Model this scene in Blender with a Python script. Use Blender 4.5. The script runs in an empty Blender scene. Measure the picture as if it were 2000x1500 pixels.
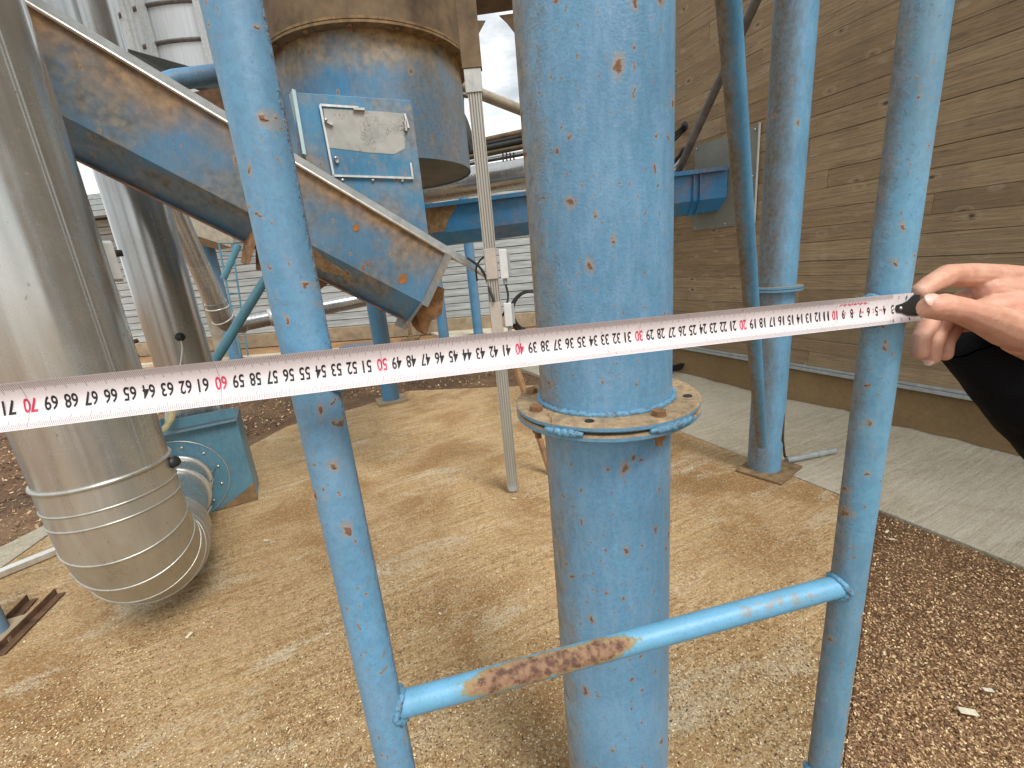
import bpy, bmesh, math, random
import numpy as np
from mathutils import Vector, Matrix, noise as mnoise
random.seed(7); rng = np.random.default_rng(7)
R = math.radians
scene = bpy.context.scene
# ---------------------------------------------------------------- camera
FPX = 860.0; CAM_H = 1.35
_d = np.array([285., 3121., FPX]); _d /= np.linalg.norm(_d)
_z = np.array([0, 0, 1.]); _y = _z - _d * (_z @ _d); _y /= np.linalg.norm(_y)
_x = np.cross(_y, -_d)
M = np.array([_x, _y, -_d])                     # camera (x right, y down, z forward) -> world
C0 = np.array([0, 0, CAM_H])
cam = bpy.data.cameras.new('camera'); co = bpy.data.objects.new('camera', cam); scene.collection.objects.link(co)
rx, ry, rz = M @ [1, 0, 0], M @ [0, -1, 0], M @ [0, 0, -1]
co.matrix_world = Matrix(((rx[0], ry[0], rz[0], 0), (rx[1], ry[1], rz[1], 0), (rx[2], ry[2], rz[2], CAM_H), (0, 0, 0, 1)))
cam.sensor_width = 36; cam.lens = 36 * FPX / 2000; cam.clip_start = 0.02; cam.clip_end = 500
scene.camera = co
# ---------------------------------------------------------------- world, sun, exposure
SUN_EL, SUN_ROT = R(52), R(140)
w = bpy.data.worlds.new('World'); scene.world = w; w.use_nodes = True
wn = w.node_tree; wn.nodes.clear()
def wnode(t, **k):
    n = wn.nodes.new(t)
    for a, b in k.items(): setattr(n, a, b)
    return n
sky = wnode('ShaderNodeTexSky', sky_type='NISHITA', sun_disc=False, sun_elevation=SUN_EL, sun_rotation=SUN_ROT)
bg1 = wnode('ShaderNodeBackground'); bg1.inputs[1].default_value = 0.08
wn.links.new(sky.outputs[0], bg1.inputs[0])
bg2 = wnode('ShaderNodeBackground'); bg2.inputs[1].default_value = 1.0
tc = wnode('ShaderNodeTexCoord'); mp = wnode('ShaderNodeMapping'); mp.inputs['Scale'].default_value = (2, 2, 5)
nz = wnode('ShaderNodeTexNoise'); nz.inputs['Scale'].default_value = 1.6; nz.inputs['Detail'].default_value = 7; nz.inputs['Roughness'].default_value = .6
cr = wnode('ShaderNodeValToRGB'); cr.color_ramp.elements[0].position = .36; cr.color_ramp.elements[0].color = (.38, .41, .43, 1)
cr.color_ramp.elements[1].position = .60; cr.color_ramp.elements[1].color = (.98, 1.0, .99, 1)
wn.links.new(tc.outputs['Generated'], mp.inputs[0]); wn.links.new(mp.outputs[0], nz.inputs[0]); wn.links.new(nz.outputs[0], cr.inputs[0]); wn.links.new(cr.outputs[0], bg2.inputs[0])
mixw = wnode('ShaderNodeMixShader'); mixw.inputs[0].default_value = .88
out = wnode('ShaderNodeOutputWorld')
wn.links.new(bg1.outputs[0], mixw.inputs[1]); wn.links.new(bg2.outputs[0], mixw.inputs[2]); wn.links.new(mixw.outputs[0], out.inputs[0])
sl = bpy.data.lights.new('sun', 'SUN'); sl.energy = 1.9; sl.angle = R(25); sl.color = (1, .97, .92)
so = bpy.data.objects.new('sun', sl); scene.collection.objects.link(so)
_sd = Vector((math.sin(SUN_ROT) * math.cos(SUN_EL), math.cos(SUN_ROT) * math.cos(SUN_EL), math.sin(SUN_EL)))
so.rotation_euler = _sd.to_track_quat('Z', 'Y').to_euler()
vs = scene.view_settings; vs.view_transform = 'Standard'; vs.look = 'None'; vs.exposure = 0.74; vs.gamma = 1
scene.cycles.max_bounces = 6; scene.cycles.diffuse_bounces = 3; scene.cycles.glossy_bounces = 3
# ---------------------------------------------------------------- projection helpers (survey of the photo)
def ray(px, py): return M @ np.array([px - 1000., py - 750., FPX])
def PZ(px, py, Z): return C0 + ray(px, py) / FPX * Z                 # at camera depth Z
def PD(px, py, d):
    r = ray(px, py); return C0 + r * (d / math.hypot(r[0], r[1]))    # at horizontal distance d
def G(px, py, h=0.):
    r = ray(px, py); return C0 + r * ((h - CAM_H) / r[2])            # on the level h
def pol(a, d, z=0.): return np.array([d * math.sin(a), d * math.cos(a), z])
WN = np.array([.91676, .39944]); WU = np.array([.39944, -.91676])   # board wall normal (away) and run (towards viewer)
WALL = 3.79
def PW(px, py, off=0.):                                              # on the board wall
    r = ray(px, py); return C0 + r * ((WALL - off) / (WN @ r[:2]))
# ---------------------------------------------------------------- object helpers
col = scene.collection
def tag(o, label=None, cat=None, group=None, kind=None):
    if label: o['label'] = label
    if cat: o['category'] = cat
    if group: o['group'] = group
    if kind: o['kind'] = kind
    return o
def empty(name, loc, label=None, cat=None, group=None):
    o = bpy.data.objects.new(name, None); col.objects.link(o); o.location = tuple(loc); o.empty_display_size = .05
    bpy.context.view_layer.update()
    return tag(o, label, cat, group)
def V(a): return Vector((float(a[0]), float(a[1]), float(a[2])))
def frame(d, up=(0, 0, 1)):
    d = V(d).normalized(); up = V(up)
    if abs(d.dot(up.normalized())) > .98: up = Vector((1, 0, 0))
    a = d.cross(up).normalized(); b = a.cross(d).normalized()
    return d, a, b
def wloc(o):
    v = Vector(o.location)
    while o.parent: o = o.parent; v = v + Vector(o.location)
    return v
class MB:
    def __init__(s): s.v = []; s.f = []; s.m = []; s.sm = []; s.t = []
    def add(s, vs, fs, mi=0, smooth=False, tone=.5):
        n = len(s.v); s.v += [tuple(float(c) for c in q) for q in vs]
        for f in fs: s.f.append(tuple(n + i for i in f)); s.m.append(mi); s.sm.append(smooth); s.t.append(tone)
        return s
    def box(s, c, dims, ax=None, mi=0, tone=.5):
        c = V(c); ax = [V(a).normalized() for a in ax] if ax is not None else [Vector((1, 0, 0)), Vector((0, 1, 0)), Vector((0, 0, 1))]
        h = [ax[i] * (dims[i] / 2) for i in range(3)]
        vs = [c + h[0] * i + h[1] * j + h[2] * k for i in (-1, 1) for j in (-1, 1) for k in (-1, 1)]
        fs = [(0, 1, 3, 2), (4, 6, 7, 5), (0, 4, 5, 1), (2, 3, 7, 6), (0, 2, 6, 4), (1, 5, 7, 3)]
        return s.add(vs, fs, mi, False, tone)
    def bar(s, a, b, wd, th, up=(0, 0, 1), mi=0, tone=.5):
        a, b = V(a), V(b); d, x, y = frame(b - a, up)
        return s.box((a + b) / 2, ((b - a).length, wd, th), (d, x, y), mi, tone)
    def tube(s, pts, r, seg=24, caps=True, mi=0, hollow=0):
        pts = [V(p) for p in pts]; n = len(pts); rr = r if hasattr(r, '__len__') else [r] * n
        d, a, b = frame(pts[1] - pts[0]); rings = []
        for i, p in enumerate(pts):
            t = (pts[min(i + 1, n - 1)] - pts[max(i - 1, 0)]).normalized()
            a = (a - t * a.dot(t)).normalized(); b = t.cross(a)
            rings.append([p + (a * math.cos(2 * math.pi * k / seg) + b * math.sin(2 * math.pi * k / seg)) * rr[i] for k in range(seg)])
        vs = [q for r_ in rings for q in r_]
        fs = [(i * seg + k, i * seg + (k + 1) % seg, (i + 1) * seg + (k + 1) % seg, (i + 1) * seg + k) for i in range(n - 1) for k in range(seg)]
        s.add(vs, fs, mi, True)
        if caps:
            s.add(rings[0], [tuple(range(seg))[::-1]], mi); s.add(rings[-1], [tuple(range(seg))], mi)
        return s
    def lathe(s, c, prof, seg=64, mi=0, axis=(0, 0, 1), smooth=True, jitter=None):
        c = V(c); d, a, b = frame(axis, (0, 1, 0) if abs(axis[2]) > .9 else (0, 0, 1)); vs = []
        for (r, h) in prof:
            for k in range(seg):
                an = 2 * math.pi * k / seg
                vs.append(c + d * h + (a * math.cos(an) + b * math.sin(an)) * r)
        n = len(prof)
        fs = [(i * seg + k, i * seg + (k + 1) % seg, (i + 1) * seg + (k + 1) % seg, (i + 1) * seg + k) for i in range(n - 1) for k in range(seg)]
        return s.add(vs, fs, mi, smooth)
    def prism(s, poly, ext, mi=0, tone=.5):                      # poly: 3D points, extruded by vector ext
        p = [V(q) for q in poly]; e = V(ext); n = len(p); vs = p + [q + e for q in p]
        fs = [tuple(range(n))[::-1], tuple(range(n, 2 * n))] + [(i, (i + 1) % n, n + (i + 1) % n, n + i) for i in range(n)]
        return s.add(vs, fs, mi, False, tone)
    def build(s, name, mats, parent=None, label=None, bevel=0, cat=None, group=None, kind=None, origin=None):
        me = bpy.data.meshes.new(name)
        org = V(origin) if origin is not None else (wloc(parent) if parent else (V(np.mean(np.array(s.v), axis=0)) if not kind else Vector((0, 0, 0))))
        if not parent and origin is None and not kind: org.z = min(q[2] for q in s.v)
        me.from_pydata([tuple(Vector(q) - org) for q in s.v], [], s.f)
        mats = mats if isinstance(mats, (list, tuple)) else [mats]
        for m in mats: me.materials.append(m)
        me.polygons.foreach_set('material_index', s.m); me.polygons.foreach_set('use_smooth', s.sm)
        at = me.attributes.new('tone', 'FLOAT', 'FACE'); at.data.foreach_set('value', s.t)
        me.update()
        bm = bmesh.new(); bm.from_mesh(me); bmesh.ops.recalc_face_normals(bm, faces=bm.faces); bm.to_mesh(me); bm.free()
        o = bpy.data.objects.new(name, me); col.objects.link(o)
        if parent:
            o.parent = parent; o.location = tuple(org - wloc(parent))
        else: o.location = org
        if bevel:
            b = o.modifiers.new('bevel', 'BEVEL'); b.width = bevel; b.segments = 2; b.limit_method = 'ANGLE'; b.angle_limit = R(50)
        return tag(o, label, cat, group, kind)
def vtx(m, r, n):    # hex prism profile helper
    return [(r * math.cos(2 * math.pi * k / n), r * math.sin(2 * math.pi * k / n)) for k in range(n)]
# ---------------------------------------------------------------- materials
class NT:
    def __init__(s, name):
        s.m = bpy.data.materials.new(name); s.m.use_nodes = True; s.t = s.m.node_tree; s.t.nodes.clear()
        s.out = s.t.nodes.new('ShaderNodeOutputMaterial'); s.b = s.t.nodes.new('ShaderNodeBsdfPrincipled'); s.t.links.new(s.b.outputs[0], s.out.inputs[0])
        s.tc = s.t.nodes.new('ShaderNodeTexCoord'); s.geo = s.t.nodes.new('ShaderNodeNewGeometry')
    def set(s, sock, v):
        if hasattr(v, 'is_output') or isinstance(v, bpy.types.NodeSocket): s.t.links.new(v, sock)
        elif isinstance(v, (tuple, list)) and len(v) == 3 and sock.type == 'RGBA': sock.default_value = (*v, 1)
        else: sock.default_value = v
    def n(s, typ, ins=None, out=0, **props):
        q = s.t.nodes.new('ShaderNode' + typ)
        for k, v in props.items(): setattr(q, k, v)
        for k, v in (ins or {}).items(): s.set(q.inputs[k], v)
        return q.outputs[out]
    def pos(s): return s.geo.outputs['Position']
    def mapv(s, v, scale=(1, 1, 1), rot=(0, 0, 0), loc=(0, 0, 0)):
        return s.n('Mapping', {'Vector': v, 'Scale': scale, 'Rotation': rot, 'Location': loc})
    def noise(s, v, sc, det=4, ro=.55, dist=0, out=0): return s.n('TexNoise', {'Vector': v, 'Scale': sc, 'Detail': det, 'Roughness': ro, 'Distortion': dist}, out)
    def ramp(s, f, stops, mode='LINEAR'):
        q = s.t.nodes.new('ShaderNodeValToRGB'); e = q.color_ramp.elements; q.color_ramp.interpolation = mode
        while len(e) < len(stops): e.new(.5)
        for i, (p, c) in enumerate(stops):
            e[i].position = p; e[i].color = (*c, 1) if isinstance(c, (tuple, list)) else (c, c, c, 1)
        s.set(q.inputs[0], f); return q.outputs[0]
    def mr(s, f, a, b, c=0, d=1): return s.n('MapRange', {0: f, 1: a, 2: b, 3: c, 4: d})
    def math(s, op, a, b=0, c=None):
        q = s.t.nodes.new('ShaderNodeMath'); q.operation = op; s.set(q.inputs[0], a); s.set(q.inputs[1], b)
        if c is not None: s.set(q.inputs[2], c)
        return q.outputs[0]
    def mix(s, f, a, b, mode='MIX'):
        q = s.t.nodes.new('ShaderNodeMix'); q.data_type = 'RGBA'; q.blend_type = mode
        s.set(q.inputs[0], f); s.set(q.inputs[6], a); s.set(q.inputs[7], b); return q.outputs[2]
    def dot(s, a, b):
        q = s.t.nodes.new('ShaderNodeVectorMath'); q.operation = 'DOT_PRODUCT'; s.set(q.inputs[0], a); q.inputs[1].default_value = b; return q.outputs['Value']
    def bump(s, h, dist, strength=1, prev=None):
        q = s.t.nodes.new('ShaderNodeBump'); q.inputs['Distance'].default_value = dist; q.inputs['Strength'].default_value = strength; s.set(q.inputs['Height'], h)
        if prev is not None: s.set(q.inputs['Normal'], prev)
        return q.outputs[0]
    def fin(s, **k):
        for a, b in k.items(): s.set(s.b.inputs[a.replace('_', ' ')], b)
        return s.m
def bluepaint(name, base=(.115, .285, .46), dust_dir=(-1, 0, 0), dust=.5, dcol=(.27, .19, .105), rust=.5, rsc=14, dsoft=(.35, .9), patch=0, glossy=.38, peel=1.0, speck=1.0, crust=0, band=None, pd=(.30, .17, .07)):
    t = NT(name); P = t.pos()
    big = t.noise(P, 3.5, 5, .6)
    c = t.mix(t.mr(big, .35, .65), tuple(x * .80 for x in base), tuple(min(1, x * 1.15) for x in base)); c = t.mix(t.mr(t.noise(P, 120, 4, .75), .42, .6, 0, .35), c, tuple(x * .62 for x in base))
    c = t.mix(t.mr(t.noise(t.mapv(P, (1, 1, .25)), 60, 4, .7), .45, .75, 0, .45), c, (base[0] * 1.9, base[1] * 1.25, base[2] * 1.1))
    # tiny dark pits
    pit = t.math('MULTIPLY', t.mr(t.noise(P, 330, 3, .8, .4), .60, .68), t.mr(t.noise(P, 14, 3), .35, .65, .1, .62 * speck))
    c = t.mix(pit, c, (.05, .09, .13))
    # directional dust with ragged edge
    dn = t.dot(t.geo.outputs['Normal'], dust_dir); f = t.noise(t.mapv(P, (1, 1, .45)), 26, 6, .72)
    f2 = t.noise(P, 170, 3, .7)
    e = t.math('ADD', dn, t.math('ADD', t.math('MULTIPLY', t.math('SUBTRACT', f, .5), 1.1), t.math('MULTIPLY', t.math('SUBTRACT', f2, .5), .5)))
    dm = t.math('MULTIPLY', t.mr(e, dsoft[0], dsoft[1]), dust)
    dc = t.mix(t.mr(t.noise(P, 60, 5, .7), .35, .65), tuple(x * .6 for x in dcol), tuple(x * 1.25 for x in dcol))
    c = t.mix(dm, c, dc)
    # broad dusty patches
    pm = 0.
    if patch:
        pm = t.math('MULTIPLY', t.mr(t.math('ADD', t.noise(P, 2.6, 6, .62, .6), t.math('MULTIPLY', t.noise(P, 20, 4), .14)), .50, .70), patch)
        c = t.mix(pm, c, t.mix(t.mr(t.noise(P, 30, 4), .35, .65), tuple(x * .55 for x in pd), tuple(x * 1.1 for x in pd)))
    if band:
        bo, bn_, b0, b1, bc = band; h_ = t.math('SUBTRACT', t.dot(P, bn_), float(np.dot(bo, bn_))); h_ = t.math('ADD', h_, t.math('MULTIPLY', t.math('SUBTRACT', t.noise(P, 3.2, 6, .6, .4), .5), .42))
        c = t.mix(t.mr(h_, b0, b1, 0, .92), c, t.mix(t.mr(t.noise(P, 25, 4), .35, .65), tuple(x * .5 for x in bc), tuple(x * 1.15 for x in bc)))
    # rust spots: halo and core
    wv = t.n('VectorMath', {0: P, 1: t.n('VectorMath', {0: t.noise(P, 55, 3, .6, 0, 1), 1: (.018, .018, .03)}, operation='MULTIPLY')}, operation='ADD')
    flat = t.n('CombineXYZ', {0: t.n('SeparateXYZ', {0: wv}), 1: t.n('SeparateXYZ', {0: wv}, 2), 2: 0.})
    def spots(sc, thr, size, zs=.62):
        q = t.t.nodes.new('ShaderNodeTexVoronoi'); q.voronoi_dimensions = '2D'; q.inputs['Scale'].default_value = sc; t.set(q.inputs['Vector'], t.mapv(flat, (1, zs, 1)))
        sep = t.n('SeparateColor', {0: q.outputs['Color']}); on = t.math('GREATER_THAN', sep, thr)
        sep2 = t.n('SeparateColor', {0: q.outputs['Color']}, 1)
        rel = t.math('DIVIDE', q.outputs['Distance'], t.mr(sep2, 0, 1, size * .35, size))
        return rel, on
    hs = []; 
    for sc, thr, size in ((rsc, 1 - .55 * rust, .12), (rsc * 2.4, 1 - .32 * rust, .14), (rsc * 6, 1 - .22 * rust, .17)):
        rel, on = spots(sc, thr, size)
        hal = t.math('MULTIPLY', t.mr(rel, 1.5, .5), on); cor = t.math('MULTIPLY', t.mr(rel, .65, .35), on)
        c = t.mix(t.math('MULTIPLY', hal, .7), c, (.38, .26, .14)); c = t.mix(t.math('MULTIPLY', cor, .85), c, (.20, .085, .035)); hs.append(cor)
    rg = t.math('ADD', glossy, t.math('MULTIPLY', t.math('ADD', dm, pm), .5)); rg = t.math('MINIMUM', t.math('ADD', rg, hs[0]), .95)
    b = t.bump(t.noise(P, 240, 3, .6), .0009, .8 * peel)
    b = t.bump(t.noise(P, 90, 4, .6), .0012, .35 * peel, b)
    b = t.bump(hs[0], .0012, .8, b); b = t.bump(hs[1], .0008, .6, b)
    if crust: b = t.bump(t.math('MULTIPLY', dm, t.noise(t.mapv(P, (1, 1, .35)), 140, 5, .8)), .006 * crust, 1., b)
    return t.fin(Base_Color=c, Roughness=rg, Normal=b, Specular_IOR_Level=.4)
def galv(name, base=(.62, .62, .60), rough=.34, dust=.3, dcol=(.45, .40, .28), specks=.6, streak=(1, 1, .04), metal=.85):
    t = NT(name); P = t.pos()
    s1 = t.noise(t.mapv(P, streak), 30, 4, .6); s2 = t.noise(P, 7, 4, .6)
    c = t.mix(t.mr(s1, .3, .7), tuple(x * .8 for x in base), base)
    dm = t.math('MULTIPLY', t.mr(t.math('ADD', s2, t.math('MULTIPLY', t.noise(P, 60, 4), .3)), .5, .85), dust)
    dm = t.math('ADD', dm, dust * .55)
    c = t.mix(dm, c, dcol)
    v = t.n('TexVoronoi', {'Vector': t.mapv(t.n('VectorMath', {0: P, 1: t.n('VectorMath', {0: t.noise(P, 30, 2, .5, 0, 1), 1: (.03, .03, .03)}, operation='MULTIPLY')}, operation='ADD'), (1, 1, .6), (R(20), R(35), 0)), 'Scale': 26.}, 0)
    sp = t.math('MULTIPLY', t.mr(v, .06, .12, 1, 0), specks); c = t.mix(sp, c, (.14, .085, .05))
    rg = t.math('ADD', t.mr(s1, .3, .7, rough - .06, rough + .08), t.math('MULTIPLY', dm, .5))
    b = t.bump(t.noise(t.mapv(P, streak), 9, 3), .004, .35 if rough > .2 else .08); b = t.bump(t.noise(P, 300, 2), .0001, .12, b)
    mt = t.math('MULTIPLY', t.math('SUBTRACT', 1, t.math('ADD', dm, sp)), metal)
    return t.fin(Base_Color=c, Metallic=t.math('MAXIMUM', mt, 0), Roughness=rg, Normal=b)
def plain(name, c, rough=.6, metal=0, var=.25, sc=30, bump=.0005, **k):
    t = NT(name); P = t.pos(); f = t.noise(P, sc, 5, .65)
    cc = t.mix(t.mr(f, .3, .7), tuple(x * (1 - var) for x in c), tuple(min(1, x * (1 + var)) for x in c))
    return t.fin(Base_Color=cc, Roughness=rough, Metallic=metal, Normal=t.bump(t.noise(P, sc * 5, 3), bump, .6), **k)
def rustmat(name, a=(.10, .045, .02), b=(.36, .2, .09)):
    t = NT(name); P = t.pos()
    c = t.ramp(t.noise(P, 18, 7, .7, .4), [(.3, a), (.5, tuple((x + y) / 2 for x, y in zip(a, b))), (.7, b)])
    return t.fin(Base_Color=c, Roughness=.9, Normal=t.bump(t.noise(P, 150, 5, .7), .002, .8))
m_ladder = bluepaint('ladder_blue', base=(.12, .295, .47), dust_dir=(-.2, .98, 0), dust=.95, dcol=(.24, .155, .09), rust=.9, rsc=26, dsoft=(.18, .75), crust=.8, peel=.35, patch=.25, pd=(.24,.17,.11))
m_railL = bluepaint('left_rail_blue', base=(.13, .315, .49), dust_dir=(.8, .6, 0), dust=.95, dcol=(.24, .15, .09), rust=1.0, rsc=26, dsoft=(.72, 1.12), crust=1., peel=.35, patch=.2, pd=(.24, .17, .11))
m_railR = bluepaint('right_rail_blue', base=(.145, .345, .50), dust_dir=(-.88, .47, 0), dust=.85, dcol=(.22, .155, .09), rust=.9, rsc=24, dsoft=(.42, 1.1), crust=1., peel=.35, patch=.25, pd=(.24, .17, .11))
m_col = bluepaint('column_blue', base=(.158, .355, .545), dust_dir=(-.97, .25, 0), dust=.95, dcol=(.33, .26, .17), rust=1.25, rsc=14, dsoft=(.50, 1.05), crust=1.0)
m_col2 = bluepaint('far_column_blue', base=(.148, .352, .54), dust_dir=(-.95, -.3, 0), dust=.92, dcol=(.165, .13, .085), rust=.12, rsc=10, dsoft=(.3, 1.15), peel=.5, speck=.3)
m_flange = bluepaint('flange_blue', base=(.13, .31, .46), dust_dir=(0, 0, 1), dust=.97, dcol=(.36, .25, .14), rust=.6, rsc=30, dsoft=(.15, .5), peel=1.5)
m_trough = bluepaint('trough_blue', base=(.075, .19, .31), dust_dir=(.513, .223, .829), dust=.5, dcol=(.30, .18, .08), rust=.4, rsc=9, dsoft=(-.05, .75), patch=.9, peel=.4, pd=(.215, .195, .155), band=((-.298, 2.534, 1.439), (.513, .223, .829), -.17, .0, (.33, .19, .075)))
m_trough2 = bluepaint('trough_deep_blue', base=(.035, .20, .42), dust_dir=(0, 0, 1), dust=.6, rust=.15, patch=.5, peel=.3, speck=.3)
m_drum = bluepaint('drum_blue', base=(.065, .235, .41), dust_dir=(.93, -.35, 0), dust=.75, dcol=(.27, .20, .12), rust=.2, rsc=8, dsoft=(.5, 1.3), patch=.45, peel=.3, speck=.4, pd=(.26, .18, .10), band=((0, 0, 2.55), (0, 0, 1), -.19, .0, (.40, .26, .10)))
m_hatch = bluepaint('hatch_blue', base=(.065, .23, .39), dust=.2, rust=.6, rsc=12, patch=.85, peel=.4, pd=(.36, .25, .14))
m_fan = bluepaint('fan_blue', base=(.095, .24, .33), dust_dir=(0, 0, 1), dust=.3, rust=.5, rsc=16, peel=.4, speck=1.)
m_bg = bluepaint('background_blue', base=(.08, .25, .43), dust_dir=(1, 0, 0), dust=.6, dcol=(.13, .13, .13), rust=.1, dsoft=(-.1, 1.), peel=.3, speck=.2)
m_teal = bluepaint('teal_tube', base=(.07, .20, .26), dust=.2, rust=.1, peel=.2, speck=.2)
m_duct = galv('duct_galvanised', (.56, .57, .55), .17, .12, (.28, .27, .22), .8)
m_elbow = galv('elbow_galvanised', (.54, .54, .51), .21, .24, (.29, .27, .20), .5)
m_duct2 = galv('far_duct_galvanised', (.45, .46, .46), .17, .10, (.30, .29, .25), .1)
m_galv = galv('bright_zinc', (.75, .75, .73), .30, .15, (.5, .45, .33), .1)
m_alu = galv('grooved_aluminium', (.50, .50, .48), .42, .4, (.42, .38, .30), .1)
m_steel = plain('bare_steel', (.55, .53, .48), .35, .8, .2)
m_rust = rustmat('rust'); m_rustd = rustmat('dark_rust', (.05, .025, .015), (.19, .10, .05))
m_dusty = rustmat('sawdust_caked', (.10, .065, .035), (.33, .21, .10))
m_white = plain('white_plastic', (.62, .63, .62), .5, 0, .08)
m_black = plain('black_rubber', (.018, .018, .018), .5, 0, .3)
m_plate = plain('grey_green_plate', (.19, .20, .17), .55, .1, .12, 6)
m_grey = plain('grey_steel', (.13, .125, .12), .6, .2, .35, 12)
m_greyl = plain('grey_pipe', (.33, .35, .35), .5, .1, .2, 20)
m_silo = galv('silo_metal', (.50, .53, .55), .42, .05, (.6, .6, .58), .0, metal=.35)
m_darkst = plain('dark_steel', (.035, .037, .035), .5, .3, .4, 10)
m_brownst = plain('brown_dusty_steel', (.15, .10, .055), .8, 0, .45, 8)
m_bluew = plain('pale_panel', (.45, .60, .62), .6, 0, .15, 8)
m_wood = plain('batten_wood', (.30, .17, .085), .8, 0, .3, 14)
m_conc = plain('pillar_concrete', (.34, .30, .23), .9, 0, .25, 9)
m_plinth = plain('plinth_concrete', (.30, .23, .15), .9, 0, .3, 5)
# rung: long scuffed rust patch along its middle
def rungmat():
    t = NT('rung_paint'); P = t.pos(); base = (.13, .335, .49)
    x = t.n('SeparateXYZ', {0: P}); z = t.n('SeparateXYZ', {0: P}, 2)
    c = t.mix(t.mr(t.noise(P, 40, 5), .35, .7), base, (.15, .38, .58))
    c = t.mix(t.mr(t.noise(P, 330, 3, .8, .4), .60, .68, 0, .5), c, (.05, .09, .12))
    w_ = t.noise(P, 75, 6, .8); w2 = t.noise(P, 12, 3)
    top = t.dot(t.geo.outputs['Normal'], (-.15, -.72, .68))
    def band(a, b, pw):
        m = t.math('MULTIPLY', t.mr(x, a, a + .05), t.mr(x, b, b - .05))
        e = t.math('ADD', t.math('MULTIPLY', m, pw), t.math('ADD', t.math('MULTIPLY', top, .75), t.math('MULTIPLY', t.math('SUBTRACT', w_, .5), 1.35)))
        return e
    e = band(-.095, .125, .66)
    c = t.mix(t.mr(e, .88, 1.02), c, (.20, .20, .09)); c = t.mix(t.mr(e, .98, 1.10), c, (.34, .22, .11))
    c = t.mix(t.mr(e, 1.07, 1.22), c, t.mix(t.mr(t.noise(P, 130, 4), .4, .6), (.10, .05, .032), (.27, .155, .09)))
    e2 = t.math('ADD', band(.19, .37, .34), t.math('MULTIPLY', t.math('SUBTRACT', t.noise(P, 140, 5, .8), .5), .8)); c = t.mix(t.mr(e2, .98, 1.3, 0, .9), c, (.30, .20, .10))
    return t.fin(Base_Color=c, Roughness=t.mr(e, .9, 1.1, .35, .85), Normal=t.bump(w_, .0012, .7))
m_rung = rungmat()
def weldmat():
    t = NT('painted_weld'); P = t.pos(); f = t.noise(P, 120, 5, .7)
    c = t.ramp(f, [(.36, (.17, .08, .045)), (.45, (.10, .26, .40)), (.64, (.16, .36, .50))])
    return t.fin(Base_Color=c, Roughness=.45, Normal=t.bump(f, .003, 1))
m_weld = weldmat()
# ground materials
sd = (G(650, 1120) - G(60, 1320))[:2]; SLANG = math.atan2(sd[1], sd[0])
pdv = (G(1860, 845) - G(1650, 950))[:2]; PVANG = math.atan2(pdv[1], pdv[0])
def groundmat(name, tones, ang, stroke=1., grain=1., dark=.3, patchc=None, patchr=(.5, .62), pscale=1.3, bscale=1.0, worn=0):
    t = NT(name); P = t.pos(); q = t.mapv(P, (1, 1, 1), (0, 0, -ang))
    st = t.noise(t.mapv(q, (.35, 6.5, 1)), 7, 6, .72, .25); st2 = t.noise(t.mapv(q, (.8, 9, 1)), 22, 4, .7)
    bigp = t.noise(P, pscale, 7, .62, .5); fine = t.noise(P, 150, 5, .75); mid = t.noise(P, 38, 6, .75)
    f = t.math('ADD', t.math('MULTIPLY', st, .35 * stroke), t.math('ADD', t.math('MULTIPLY', bigp, .45), t.math('ADD', t.math('MULTIPLY', mid, .35), t.math('MULTIPLY', st2, .25 * stroke))))
    lo, hi = .36 + .25 * stroke, .44 + .45 * stroke
    c = t.ramp(t.mr(f, .5 * (.6 * stroke + .8) - .15, .5 * (.6 * stroke + .8) + .17), [(.15, tones[0]), (.45, tones[1]), (.8, tones[2])])
    if patchc is not None:
        pm = t.mr(t.math('ADD', bigp, t.math('MULTIPLY', t.math('SUBTRACT', mid, .5), .35)), *patchr)
        c = t.mix(pm, c, t.mix(t.mr(mid, .35, .65), tuple(x * .8 for x in patchc), tuple(x * 1.15 for x in patchc)))
    if worn:
        wm = t.mr(t.math('ADD', t.noise(t.mapv(q, (.8, 2.2, 1)), 1.9, 7, .7, .8), t.math('MULTIPLY', t.math('SUBTRACT', fine, .5), .35)), .55, .68, 0, worn); c = t.mix(wm, c, (.72, .60, .43))
    c = t.mix(t.mr(fine, .54, .65, 0, .6 * grain), c, tuple(min(1, x * 1.5) for x in tones[2]))
    c = t.mix(t.mr(fine, .47, .38, 0, dark * 1.5), c, (.13, .07, .03))
    b = t.bump(st, .016 * bscale, 1. * stroke); b = t.bump(mid, .012, .9, b); b = t.bump(fine, .006, 1., b)
    return t.fin(Base_Color=c, Roughness=.9, Normal=b)
m_slab = groundmat('dusty_brushed_slab', ((.36, .20, .075), (.61, .395, .185), (.80, .63, .40)), SLANG, 1., 1., .35, (.42, .225, .08), (.48, .59), worn=.9)
m_pave = groundmat('pale_brushed_concrete', ((.45, .385, .27), (.60, .53, .40), (.70, .64, .51)), PVANG, 1.2, .6, .25, (.36, .26, .15), (.60, .72))
m_mulch = groundmat('brown_wood_debris', ((.05, .025, .012), (.13, .065, .03), (.30, .18, .09)), .5, .2, 1.2, .6)
m_dirt = groundmat('orange_brown_dirt', ((.20, .10, .045), (.33, .18, .08), (.42, .26, .13)), .4, .7, .7, .3)
m_dust = groundmat('fine_sawdust', ((.15, .09, .035), (.20, .125, .052), (.25, .16, .07)), .4, .1, .2, .1)
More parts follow.
